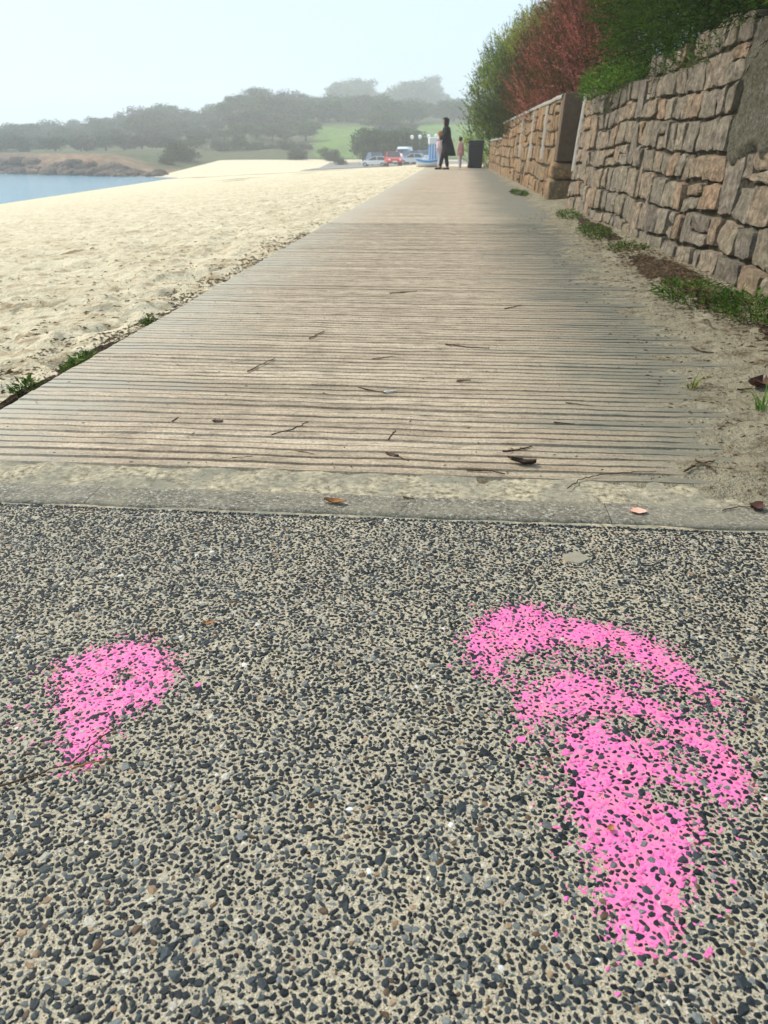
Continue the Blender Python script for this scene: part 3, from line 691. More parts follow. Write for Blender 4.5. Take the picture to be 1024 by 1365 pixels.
# far wall
W2 = empty('stone_wall', (1.40, 12.7, 0), label='lower orange-brown stone wall running from the end pier to the black bin', cat='wall')
P2, L2 = wall_frame((1.40, 12.75), (1.145, 33.6), 0.06)
stepS = 13.4
top2 = lambda s: 1.40 if s < stepS else 0.98
n2c = build_wall(W2, P2, L2, [0.30, 0.25, 0.27, 0.22, 0.24, 0.20], (0.22, 0.60), 0.020, M['stoneB'], 1301, 6, 6, top2, s0=0.12)
wall_core(W2, P2, L2, 1.3, -0.016, 0.4, M['joint'], s0=0.1, top_fn=lambda s: top2(s)-0.02)
o0 = np.array(W2.location)
for (a, c, h) in ((0.10, stepS, 1.40), (stepS+0.02, L2, 0.98)):
    n = 60; ss = np.linspace(a, c, n); prf = [(0.032, -0.02), (0.038, 0.008), (0.025, 0.036), (-0.38, 0.04), (-0.40, -0.02)]
    V = np.array([P2(ss, h+dz+(fbm(ss*4, ss*0, 190, 3)-0.5)*0.03, oo) for oo, dz in prf]).reshape(-1, 3)
    link('coping', mesh_np('coping', V-o0, grid_faces(5, n)[:, ::-1], smooth=False), M['greystrip'], W2)
for s in (1.9, 4.1, 6.6):                                  # pale mortar runs down the face
    tt = np.linspace(0.55, 1.36, 12); V = np.array([[P2(s-0.10+0.03*math.sin(t*8), t, -0.02), P2(s-0.05+0.03*math.sin(t*8), t, 0.034), P2(s+0.06+0.02*math.sin(t*7), t, 0.036), P2(s+0.11+0.02*math.sin(t*7), t, -0.02)] for t in tt]).reshape(-1, 3)
    link('mortar_run', mesh_np('mortar_run', V-o0, grid_faces(12, 4), smooth=True), M['greystrip'], W2)
# end pier with two rough quoins under it
bm = box_bm(-0.0, 0.42, -0.17, 0.17, 0.54, 1.44, 0.018, 2)
bmesh.ops.subdivide_edges(bm, edges=list(bm.edges), cuts=1)
for v in bm.verts: v.co.x += 0.06*(v.co.z)
link('end_pier', bm_mesh('end_pier', bm), M['pier'], W2, (1.385-1.40, 12.80-12.7, 0))
for (z0, z1, dx) in ((-0.05, 0.30, -0.05), (0.31, 0.53, -0.015)):
    bm = box_bm(dx, 0.46, -0.19, 0.26, z0, z1, 0.05, 2); bmesh.ops.subdivide_edges(bm, edges=list(bm.edges), cuts=1)
    for v in bm.verts:
        n_ = Vector((math.sin(v.co.y*23+v.co.z*17), math.sin(v.co.x*19+v.co.z*29), math.sin(v.co.x*31+v.co.y*13)))*0.012; v.co += n_
    link('quoin', bm_mesh('quoin', bm, True), M['stoneB'], W2, (1.385-1.40, 12.80-12.7, 0))
print('stones', n1c, n2c)
# earth bank behind the walls
xb = np.concatenate([[0.0, 0.02], 0.02+np.cumsum(0.12*1.1**np.arange(40))]); ybk = np.linspace(-8, 37.5, 150)
A, B = np.meshgrid(xb, ybk); fx = 1.68-0.0118*B
C_ = np.where(A < 0.01, -0.1, 1.16+0.15*fbm(A*1.3, B*1.3, 201, 4)+0.10*sst(0, 3, A))-0.42*sst(24, 28, B)
C_ = C_*(1-sst(33.2, 37.5, B))-0.2*sst(33.2, 37.5, B)
link('earth_bank', mesh_np('earth_bank', np.stack([A+fx+0.2, B, C_], -1).reshape(-1, 3), grid_faces(150, len(xb)), smooth=True), M['bank'], kind='structure')

# ------------------------------------------------------------------ plants
def needles(base, dirn, ln, wd, col, r, jit=0.5):
    """one thin triangle per needle"""
    n = len(base); d = dirn+r.normal(0, jit, (n, 3)); d /= np.linalg.norm(d, axis=1)[:, None]
    s = np.cross(d, r.normal(0, 1, (n, 3))); s /= np.linalg.norm(s, axis=1)[:, None]+1e-9
    V = np.stack([base-s*wd[:, None]/2, base+s*wd[:, None]/2, base+d*ln[:, None]], 1).reshape(-1, 3)
    return V, np.arange(3*n).reshape(-1, 3), np.repeat(col, 3, 0)
def shrub(name, loc, label, cat, blobs, nsp, K, sl, nl, nw, cols, seed, up=0.7, trunks=8, droop=0.0, group=None, branch_r=0.02):
    """feathery shrub: sprays of fine needles filling ellipsoid blobs, on woody stems"""
    r = np.random.default_rng(seed); root = empty(name, loc, label=label, cat=cat, group=group)
    wts = np.array([bb[3]*bb[4]*bb[5] for bb in blobs])**0.75; wts /= wts.sum()
    bi = r.choice(len(blobs), nsp, p=wts); B_ = np.array(blobs)[bi]
    u = r.normal(0, 1, (nsp, 3)); u /= np.linalg.norm(u, axis=1)[:, None]
    rad = r.random(nsp)**0.42
    lump = 0.55+0.95*fbm(u[:, 0]*2.2+bi*7.1, u[:, 1]*2.2+u[:, 2]*3.1, seed, 3)
    p = B_[:, :3]+u*(rad*lump)[:, None]*B_[:, 3:6]
    d = u*np.array([0.8, 0.8, 0.5])+np.array([0, 0, up])+r.normal(0, 0.3, (nsp, 3)); d /= np.linalg.norm(d, axis=1)[:, None]
    L = sl*r.uniform(0.5, 1.4, nsp)
    tt = r.random((nsp, K)); pos = p[:, None, :]+d[:, None, :]*(tt*L[:, None])[..., None]
    pos[..., 2] -= droop*(tt*L[:, None])**2
    pos = pos.reshape(-1, 3); dd = np.repeat(d, K, 0)
    f_ = fbm(p[:, 1]*1.1+p[:, 0]*0.6+seed, p[:, 2]*1.5+p[:, 0]*0.8, seed, 3); f_ = np.argsort(np.argsort(f_+r.normal(0, 0.05, nsp)))/nsp
    ci = np.clip((f_*len(cols)).astype(int), 0, len(cols)-1); c = np.array(cols)[ci]*r.uniform(0.6, 1.4, (nsp, 1))
    cc_ = np.repeat(c, K, 0)*r.uniform(0.8, 1.2, (nsp*K, 1))
    n = nsp*K
    V, Fc, C = needles(pos, dd, nl*r.uniform(0.6, 1.4, n), nw*r.uniform(0.7, 1.3, n), cc_, r)
    link('foliage', mesh_np('foliage', V, Fc, col=C), M['leaf'], root)
    parts = []
    for k in range(trunks):
        bb = blobs[r.integers(len(blobs))]; tip = np.array(bb[:3])+r.normal(0, 0.45, 3)*np.array(bb[3:6])
        st = np.array([bb[0]*0.55+r.normal(0, 0.12), bb[1]*0.8+r.normal(0, 0.2), 0.0]); q = np.linspace(0, 1, 7)[:, None]
        mid = r.normal(0, 0.10, 3)
        path_ = st*(1-q)+tip*q+np.sin(q*np.pi)*mid+np.array([0, 0, 0.25])*np.sin(q*np.pi)
        parts.append(tube(path_, np.linspace(branch_r, branch_r*0.25, 7)*r.uniform(0.6, 1.2), 6))
    Vb, Fb = join(parts); link('branches', mesh_np('branches', Vb, Fb, smooth=True), M['bark'], root)
    return root
G_DK = [(0.016, 0.030, 0.006), (0.030, 0.060, 0.008), (0.055, 0.105, 0.012), (0.075, 0.12, 0.016)]
G_MD = [(0.07, 0.105, 0.002), (0.13, 0.19, 0.003), (0.20, 0.27, 0.004), (0.27, 0.29, 0.008)]
RED = [(0.10, 0.045, 0.018), (0.20, 0.07, 0.035), (0.36, 0.115, 0.08), (0.50, 0.18, 0.15), (0.22, 0.08, 0.04), (0.13, 0.085, 0.028), (0.06, 0.075, 0.016)]
RBR = [(0.060, 0.035, 0.018), (0.085, 0.045, 0.022), (0.045, 0.035, 0.016)]
shrub('tamarisk_shrub', (2.2, 6.2, 1.2), 'dark green feathery tamarisk spilling over the top of the near wall', 'shrub',
      [(0.0, -2.6, 0.62, 0.75, 1.4, 0.66), (-0.08, -0.8, 0.60, 0.75, 1.4, 0.60), (-0.12, 1.2, 0.62, 0.78, 1.5, 0.66), (-0.12, 3.0, 0.72, 0.75, 1.3, 0.78), (0.35, 4.2, 1.1, 0.8, 1.1, 1.1), (0.3, 1.5, 1.4, 0.8, 3.0, 0.9), (0.4, -2, 1.3, 0.8, 1.7, 0.8)],
      26000, 13, 0.20, 0.045, 0.0075, G_DK, 301, up=0.2, trunks=40, droop=0.6, branch_r=0.013)
shrub('tamarisk_shrub', (2.25, 16.2, 1.15), 'rust-red and pink flowering tamarisk growing above the lower wall', 'shrub',
      [(-0.10, -2.4, 0.9, 0.65, 1.2, 0.95), (-0.12, -0.2, 1.0, 0.80, 1.5, 1.05), (-0.22, 2.4, 0.85, 0.90, 1.7, 0.95), (0.0, -0.8, 2.2, 0.75, 1.1, 1.3), (-0.25, 4.6, 0.65, 0.85, 1.5, 0.8), (0.3, 1.2, 2.0, 0.7, 1.2, 0.9)],
      11000, 15, 0.50, 0.06, 0.011, RBR+RED, 303, up=1.0, trunks=22, branch_r=0.022)
shrub('tamarisk_shrub', (2.3, 25.0, 0.8), 'low olive green tamarisk between the rust-red one and the tall hedge tree', 'shrub',
      [(-0.3, -1.5, 0.8, 0.7, 1.7, 1.0), (-0.35, 1.8, 0.8, 0.75, 2.0, 1.1), (0.0, 0.0, 1.7, 0.8, 1.6, 0.9)],
      5500, 14, 0.42, 0.09, 0.017, [(0.035, 0.05, 0.014), (0.06, 0.085, 0.02), (0.08, 0.06, 0.025)], 305, up=0.9, trunks=14, branch_r=0.03)
shrub('hedge_tree', (1.75, 37.0, -0.05), 'tall light green hedge tree standing at the path end behind the black bin', 'tree',
      [(-0.35, -0.6, 1.1, 1.05, 1.2, 1.5), (-0.15, 0.0, 2.5, 1.2, 1.6, 1.5), (0.35, 0.3, 3.7, 1.25, 1.6, 1.4), (1.6, 0.2, 3.0, 1.5, 2.0, 2.4), (1.5, -3.0, 2.8, 1.1, 2.2, 2.2), (1.25, -1.2, 4.3, 1.15, 1.6, 1.2), (2.2, -1.5, 4.9, 1.3, 2, 1.2)],
      15000, 13, 0.46, 0.10, 0.026, G_MD, 307, up=0.9, trunks=20, branch_r=0.04)

def leafy(name, loc, label, cat, n, rx, ry, h, ls, cols, seed, blades=0, bl=0.1, group=None, m='leaf', hang=0.0):
    """low weeds: small cupped leaves plus grass blades"""
    r = np.random.default_rng(seed); parts = []; C = []
    if n:
        th = r.uniform(0, 6.28, n); rr = np.sqrt(r.random(n)); c = np.stack([np.cos(th)*rr*rx, np.sin(th)*rr*ry, r.random(n)**1.3*h*(1.1-rr*0.7)], -1)
        c[:, 2] -= hang*r.random(n)
        d = np.stack([np.cos(th+r.normal(0, 0.8, n)), np.sin(th+r.normal(0, 0.8, n)), r.uniform(-0.1, 0.9, n)], -1); d /= np.linalg.norm(d, axis=1)[:, None]
        s = np.cross(d, [0, 0, 1.0]); s /= np.linalg.norm(s, axis=1)[:, None]+1e-9; up = np.cross(s, d)
        L = ls*r.uniform(0.5, 1.4, n)[:, None]; W_ = L*r.uniform(0.3, 0.5, n)[:, None]
        pts_ = np.stack([c, c+d*L*0.5+s*W_*0.5+up*L*0.08, c+d*L, c+d*L*0.5-s*W_*0.5+up*L*0.08, c+d*L*0.5-up*L*0.04], 1)
        V = pts_.reshape(-1, 3); k = np.arange(n)[:, None]*5
        F = np.concatenate([k+np.array([[0, 1, 4]]), k+np.array([[1, 2, 4]]), k+np.array([[2, 3, 4]]), k+np.array([[3, 0, 4]])], 0)
        parts.append((V, F)); C.append(np.repeat(np.array(cols)[r.integers(0, len(cols), n)]*r.uniform(0.6, 1.4, (n, 1)), 5, 0))
    if blades:
        q = np.linspace(0, 1, 4)
        th = r.uniform(0, 6.28, blades); rr = np.sqrt(r.random(blades))
        c = np.stack([np.cos(th)*rr*rx*0.8, np.sin(th)*rr*ry*0.8, np.zeros(blades)-0.004], -1)
        d = np.stack([np.cos(th+r.normal(0, 0.7, blades)), np.sin(th+r.normal(0, 0.7, blades)), np.zeros(blades)], -1)
        L = bl*r.uniform(0.5, 1.3, blades); bend = r.uniform(0.3, 1.2, blades); wd = 0.003+0.02*bl*r.uniform(0.5, 1, blades)
        mid = c[:, None, :]+d[:, None, :]*(L*bend)[:, None, None]*(q**1.7)[None, :, None]+np.array([0, 0, 1.0])*(L[:, None]*(q-0.45*bend[:, None]*q**2))[..., None]
        s = np.stack([-d[:, 1], d[:, 0], 0*d[:, 0]], -1)
        w_ = (wd[:, None]*(1-q**2*0.95)[None, :])[..., None]*s[:, None, :]
        V = np.stack([mid-w_/2, mid+w_/2], 2).reshape(-1, 3); k = np.arange(blades)[:, None]*8
        F4 = np.concatenate([k+np.array([[2*a, 2*a+1, 2*a+3, 2*a+2]]) for a in range(3)], 0)
        parts.append((V, F4)); C.append(np.repeat(np.array(cols)[r.integers(0, len(cols), blades)]*r.uniform(0.7, 1.5, (blades, 1)), 8, 0))
    V, F = join(parts)
    o = link(name, mesh_np(name, V, F, col=np.vstack(C)), M[m], loc=loc)
    return tag(o, label, cat, group)
GW = [(0.05, 0.105, 0.014), (0.08, 0.15, 0.022), (0.03, 0.065, 0.01), (0.13, 0.17, 0.035)]
leafy('leafy_shrub', (1.60, 9.6, 1.36), 'bright green broad-leaved climber on the wall top beside the rust-red tamarisk', 'climber', 2600, 0.30, 1.2, 0.30, 0.05, [(0.06, 0.14, 0.02), (0.10, 0.20, 0.03), (0.17, 0.25, 0.05)], 401, hang=0.16)
leafy('leafy_shrub', (1.655, 6.6, 1.34), 'small leafy plant hanging from the near wall top under the tamarisk branches', 'climber', 700, 0.14, 0.9, 0.10, 0.04, [(0.05, 0.11, 0.018), (0.09, 0.14, 0.03)], 403, hang=0.14)
wl = [((1.27, 9.5), 0.13, 0.50, 0.09, 'weed clump on the sand at the far end of the near wall', 320),
      ((1.24, 7.5), 0.14, 0.55, 0.11, 'weed clump in the middle of the row along the near wall foot', 420),
      ((1.31, 6.3), 0.15, 0.30, 0.06, 'flat thin weed clump just beyond the dark soil by the wall', 240),
      ((1.24, 4.15), 0.20, 0.42, 0.09, 'broad green weed patch in front of the dark soil by the near wall', 430),
      ((1.36, 3.72), 0.16, 0.32, 0.10, 'green weed patch with long yellowed grass blades at the wall foot', 420),
      ((1.06, 14.7), 0.13, 0.9, 0.05, 'low weed patch on the path edge before the end pier', 260)]
for k, ((x, y), rx, ry, h, lab, n) in enumerate(wl):
    leafy('weed_clump', (x, y, verge_z(x, y)-0.004), lab, 'weeds', n, rx, ry, h, 0.036 if y < 12 else 0.06, GW, 410+k, blades=60 if k != 4 else 150, bl=0.12)
leafy('grass_tuft', (0.80, 2.57, verge_z(0.80, 2.57)), 'small yellow-green grass sprig alone on the pale sand margin', 'grass', 0, 0.02, 0.015, 0.02, 0.02, [(0.12, 0.17, 0.03), (0.22, 0.22, 0.06)], 431, blades=16, bl=0.07)
leafy('grass_tuft', (0.955, 2.33, verge_z(0.955, 2.33)), 'bright green bladed grass tuft on sand beside the curled dark leaf', 'grass', 0, 0.045, 0.03, 0.02, 0.02, [(0.09, 0.20, 0.03), (0.13, 0.24, 0.04)], 433, blades=34, bl=0.10)
for k, (x, y, rx, ry, n, lab) in enumerate([(-1.44, 2.42, 0.035, 0.07, 90, 'yellow-green weed tuft on brown litter beside the beach side of the path'), (-1.405, 2.76, 0.03, 0.13, 170, 'long green weed tuft hugging the beach side edge of the path'), (-1.41, 3.5, 0.02, 0.05, 60, 'tiny green weed at the beach side path edge past the brown litter')]):
    leafy('weed_tuft', (x, y, beach_z(x, y)), lab, 'weeds', n, rx, ry, 0.045, 0.026, GW, 440+k, blades=30, bl=0.05)

# ------------------------------------------------------------------ litter: twigs, leaves, scraps
def surf(x, y):
    if y < 1.49: return 0.0042
    if y < 1.61: return 0.0055
    if y < 1.735: return 0.003
    if x > 0.5: return verge_z(x, y)+0.001
    return 0.0012
def twig(pl, r0, m, label, seed, group=None, cat='twig', name='twig'):
    r = np.random.default_rng(seed); P = np.array(pl, float)
    t = np.linspace(0, len(P)-1, 4*len(P)); Q = np.stack([np.interp(t, np.arange(len(P)), P[:, i]) for i in (0, 1)], -1)
    L = np.linalg.norm(P[-1]-P[0]); Q += r.normal(0, 0.012*L+0.0004, Q.shape)
    z = np.array([surf(a, c) for a, c in Q]); z = np.full(len(Q), z.max())+r0*0.8
    c0 = np.append(Q.mean(0), z[0])
    V, F = tube(np.column_stack([Q, z])-c0, r0*np.linspace(1.1, 0.6, len(Q))*r.uniform(0.8, 1.2, len(Q)), 5)
    o = link(name, mesh_np(name, V, F, smooth=True), m, loc=c0); return tag(o, label, cat, group)
g = 'dry twigs strewn on the ribbed path'; lab = 'thin dry brown twig lying loose on the ribbed path'
tw = [([(-0.596, 3.168), (-0.554, 3.317)], .0035), ([(-0.024, 3.11), (0.06, 3.07), (0.152, 3.061)], .003), ([(-0.305, 2.469), (-0.212, 2.408)], .0022), ([(0.02, 2.571), (0.066, 2.584)], .004),
      ([(-0.127, 1.845), (-0.099, 1.816)], .0018), ([(-0.165, 1.971), (-0.151, 2.053)], .0018),
      ([(-0.722, 2.632), (-0.666, 2.832)], .0028), ([(-0.803, 2.067), (-0.797, 2.109)], .002), ([(-0.492, 1.985), (-0.441, 2.034), (-0.41, 2.102)], .0016), ([(-0.413, 1.874), (-0.35, 1.847)], .0016),
      ([(0.30, 2.16), (0.36, 2.15)], .002), ([(-0.55, 1.80), (-0.50, 1.815)], .0018), ([(-0.30, 2.85), (-0.22, 2.90)], .002), ([(0.25, 3.9), (0.34, 4.0)], .003), ([(-0.35, 4.3), (-0.2, 4.38)], .003), ([(0.36, 2.36), (0.44, 2.33)], .002)]
for k, (p, r0) in enumerate(tw): twig(p, r0, M['twig'] if k % 3 else M['twig_pale'], lab, 500+k, g)
twig([(0.142, 1.907), (0.182, 1.921), (0.223, 1.953)], .0028, M['twig'], 'straight dark brown twig just above the black bark clump on the path', 530)
twig([(0.049, 1.769), (0.098, 1.768), (0.14, 1.753)], .0028, M['twig'], 'dark twig on the path edge between the black bark clump and the kerb', 531)
twig([(0.278, 1.673), (0.32, 1.731), (0.366, 1.763), (0.446, 1.789), (0.502, 1.799)], .0013, M['twig'], 'long thin curved stem bending from the kerb towards the sand margin', 532)
twig([(-0.59, 0.655), (-0.529, 0.675), (-0.469, 0.716), (-0.45, 0.755), (-0.438, 0.79)], .0014, M['twig'], 'long thin bent twig lying across the tail of the small pink blotch', 533)
twig([(-0.466, 0.708), (-0.44, 0.722), (-0.41, 0.732)], .0012, M['orangeleaf'], 'short reddish stem lying at the foot of the small pink blotch', 534)
twig([(0.947, 3.132), (0.964, 3.059), (1.004, 3.039)], .0035, M['twig'], 'bent dark twig on the sand margin before the broad weed patch', 535)
twig([(0.576, 1.801), (0.623, 1.85), (0.668, 1.874)], .0028, M['twig'], 'dark twig crossed by another on the sandy corner near the kerb', 536)
twig([(0.622, 1.88), (0.646, 1.837), (0.65, 1.80)], .0024, M['twig'], 'shorter twig lying across the dark twig on the sandy corner', 537)
twig([(0.60, 1.83), (0.63, 1.84), (0.70, 1.80)], .0016, M['twig_pale'], 'pale splinter beside the crossed twigs on the sandy corner', 538)
twig([(-0.098, 1.585), (-0.072, 1.575)], .0022, M['twig'], 'short dark twig lying on the middle of the kerb', 539)
twig([(0.60, 1.575), (0.64, 1.60), (0.69, 1.60), (0.74, 1.63)], .0013, M['twig'], 'thin forked stem on the kerb leading to the dark red leaf', 540)
twig([(-0.213, 2.416), (-0.175, 2.437)], .0035, M['white'], 'small white cigarette-sized stub on the ribbed path', 541, cat='stub', name='cigarette_stub')
twig([(-0.44, 0.98), (-0.41, 0.99)], .0013, M['twig'], 'tiny twig on the paving just past the small pink blotch', 542)
def leafobj(name, x, y, lx, ly, m, label, cat, seed, rot, curl=0.35):
    r = np.random.default_rng(seed); n = 9
    u = np.linspace(-1, 1, n); vv = np.linspace(-1, 1, 5); A, B = np.meshgrid(u, vv)
    w_ = np.sqrt(np.clip(1-A**2, 0.02, 1))*(1+0.10*np.sin(A*7+seed))
    X_ = A*lx/2; Y_ = B*w_*ly/2; Z_ = curl*ly*(B**2*0.5+0.4*A**2)+(fbm(A*2+seed, B*2, seed, 3)-0.5)*ly*0.35*curl*2
    Z_ = Z_-Z_.min()+0.0006
    V = np.stack([X_, Y_, Z_], -1).reshape(-1, 3); F = grid_faces(5, n)
    V2 = V.copy(); V2[:, 2] -= 0.0005
    o = link(name, mesh_np(name, np.vstack([V, V2]), np.vstack([F, F[:, ::-1]+len(V)]), smooth=True), m, loc=(x, y, surf(x, y)), rotz=rot)
    return tag(o, label, cat)
leafobj('dead_leaf', 0.678, 1.594, 0.034, 0.03, M['deadleaf'], 'dark red curled dead leaf on the kerb by the thin forked stem', 'leaf', 601, 0.4)
leafobj('dead_leaf', 1.01, 2.575, 0.075, 0.06, M['deadleaf'], 'large curled dark brown leaf on the sand near the bright grass tuft', 'leaf', 603, 0.8, 0.5)
leafobj('dead_leaf', -0.247, 1.543, 0.05, 0.016, M['orangeleaf'], 'orange-brown shrivelled leaf on the kerb edge beside the dark paving', 'leaf', 605, -0.1, 0.5)
leafobj('dead_leaf', -0.47, 1.017, 0.016, 0.010, M['deadleaf'], 'tiny brown leaf on the paving above the small pink blotch', 'leaf', 607, 0.5)
leafobj('dead_leaf', -0.385, 1.05, 0.022, 0.007, M['orangeleaf'], 'narrow dry leaf on the paving up and right of the small pink blotch', 'leaf', 609, 0.6)
leafobj('dead_leaf', 0.205, 0.672, 0.010, 0.008, M['orangeleaf'], 'tiny rusty leaf scrap beside the pink tail of the large mark', 'leaf', 611, 1.2)
leafobj('dead_leaf', -0.145, 1.855, 0.042, 0.016, M['deadleaf'], 'small dark brown pod lying on the path by the short twigs', 'seed pod', 613, -0.5)
leafobj('dead_leaf', -0.67, 2.08, 0.032, 0.016, M['deadleaf'], 'small dark leaf fleck on the left part of the ribbed path', 'leaf', 615, 0.1)
leafobj('dead_leaf', 0.95, 2.52, 0.05, 0.02, M['deadleaf'], 'thin dark leaf scrap on the sand left of the large curled leaf', 'leaf', 617, 0.2)
leafobj('bark_scrap', 0.19, 1.825, 0.062, 0.026, M['bark'], 'black bark clump on the path beside a dark straight twig', 'bark', 619, -0.12, 0.6)
leafobj('bark_scrap', 0.175, 1.85, 0.05, 0.014, M['deadleaf'], 'reddish brown bark sliver touching the black bark clump', 'bark', 621, -0.4, 0.4)
leafobj('pink_chip', 0.416, 1.555, 0.036, 0.028, M['shellpink'], 'pale salmon-pink flat chip lying on the kerb', 'chip', 623, -0.2, 0.12)
# drifted seaweed on the beach
def sandz(x, y): return gz(x, y)+((fbm(x*2.6, y*2.6, 3, 4)-0.5)*0.10+(fbm(x*9, y*9, 5, 3)-0.5)*0.055-0.0315*sst(0.62, 0.75, vn(x*3.3, y*3.3, 11)))*np.clip(1-np.hypot(x+1, y)/60, 0, 1)+0.002
for k, (x, y, rx, ry) in enumerate([(-3.9, 7.99, 0.16, 0.12), (-16.5, 62, 2.4, 1.2), (-11.5, 62, 1.0, 1.0), (-13, 48, 0.8, 0.6), ]+[(-33.5+k*2.6, 93.5-0.5*k+1.2*math.sin(k*2.1), 2.1, 0.7+0.25*math.sin(k*1.3)) for k in range(9)]):
    o = blob_sheet('seaweed_clump', x, y, rx, ry, 0.012+0.010*rx, M['wrack'], 160+k, n=22, zf=lambda a, c: float(sandz(np.array(a), np.array(c)))+0.004, kind=None)
    tag(o, 'brown dried seaweed clump lying on the pale beach sand', 'seaweed', 'seaweed clumps scattered on the beach')
r_ = np.random.default_rng(650)
def flecks(n, xf, yf, zf, smin, smax, name):
    x = xf(n); y = yf(n); s = r_.uniform(smin, smax, n); a = r_.uniform(0, 6.28, n); z = zf(x, y)
    base = np.array([[-1, -0.25, 0], [1, -0.2, 0], [0.8, 0.3, 0], [-0.9, 0.25, 0], [0, 0, 0.35]])
    ca, sa = np.cos(a)[:, None], np.sin(a)[:, None]; bx = base[None, :, 0]*s[:, None]; by = base[None, :, 1]*s[:, None]
    V = np.stack([x[:, None]+bx*ca-by*sa, y[:, None]+bx*sa+by*ca, z[:, None]+base[None, :, 2]*s[:, None]], -1).reshape(-1, 3)
    k = np.arange(n)[:, None]*5
    F = np.concatenate([k+np.array([[i, (i+1) % 4, 4]]) for i in range(4)], 0)
    link(name, mesh_np(name, V, F), M['weed'], kind='stuff')
vgz = np.vectorize(verge_z)
flecks(700, lambda n: r_.uniform(-1.3, 0.8, n), lambda n: 1.75+r_.random(n)**1.6*7, lambda x, y: np.full(len(x), 0.0008), 0.0012, 0.006, 'plant_crumbs')
flecks(2600, lambda n: 1.45-0.78*r_.random(n)**1.3, lambda n: 1.7+r_.random(n)**1.4*9, lambda x, y: vgz(x, y)+0.001, 0.0015, 0.011, 'verge_debris')
flecks(1600, lambda n: r_.normal(1.28, 0.10, n).clip(0.95, 1.48), lambda n: r_.normal(5.0, 1.1, n).clip(2.6, 9), lambda x, y: vgz(x, y)+0.012, 0.004, 0.022, 'soil_litter')
yy = lambda n: 1.9+r_.random(n)**2.2*45
_y = [None]
def _fy(n): return _y[0]
n_f = 5200; _y[0] = yy(n_f)
flecks(n_f, lambda n: -1.5-r_.random(n)**1.7*(0.45*_y[0]+0.6), _fy, sandz, 0.003, 0.020, 'beach_debris')
n_f = 4200; _y[0] = 2.0+r_.random(n_f)**1.5*6
flecks(n_f, lambda n: -1.40-r_.random(n)**1.8*0.26*(0.5+1.1*vn(_y[0]*2.2, _y[0]*0, 77)), _fy, sandz, 0.003, 0.016, 'path_edge_litter')

# ------------------------------------------------------------------ far shore: rocks, trees, hedges
def rock_mesh(seed):
    r = np.random.default_rng(seed); bm = bmesh.new(); bmesh.ops.create_icosphere(bm, subdivisions=2, radius=1.0)
    off = r.uniform(0, 50, 3)
    for v in bm.verts:
        p = np.array(v.co[:])*1.3+off
        k = 0.7+0.6*float(fbm(p[0]+p[2]*0.7, p[1]-p[2]*0.6, seed, 3))
        v.co = Vector((v.co.x*k*1.2, v.co.y*k*0.9, max(v.co.z, -0.35)*k*0.75+0.12))
    return bm_mesh('rock', bm)
rb = NB('dark_rock', 0.9, 0.2); rr_ = rb.rand(); nn = rb.noise(rb.world(), 2.2, 5, 0.7)
rb.col(rb.mix(1.0, rb.ramp(rr_, [(0.0, (0.055, 0.045, 0.036)), (0.5, (0.095, 0.07, 0.05)), (0.85, (0.16, 0.10, 0.065)), (1.0, (0.24, 0.13, 0.075))]), rb.ramp(nn, [(0.3, 0.5), (0.7, 1.5)]), 'MULTIPLY')); rb.bump(nn, 0.2)
rocks = [rock_mesh(700+k) for k in range(5)]
for me in rocks: me.materials.append(rb.m)
r_ = np.random.default_rng(710)
for k in range(150):
    x = -37.0-r_.random()**0.9*38; y = float(yb(x))+r_.uniform(-0.6, 3.6)+(0.6 if x > -42 else 0)
    s = r_.uniform(0.55, 1.25)
    if x > -41: s *= 0.6
    o = link('rock', rocks[k % 5], loc=(x, y, float(gz(x, y))-0.05), rotz=r_.uniform(0, 6.28)); o.scale = (s*1.3, s, s*r_.uniform(0.7, 1.1))
    tag(o, 'dark brown rock in the band along the far shore of the bay', 'rock', 'rocks along the far shore')

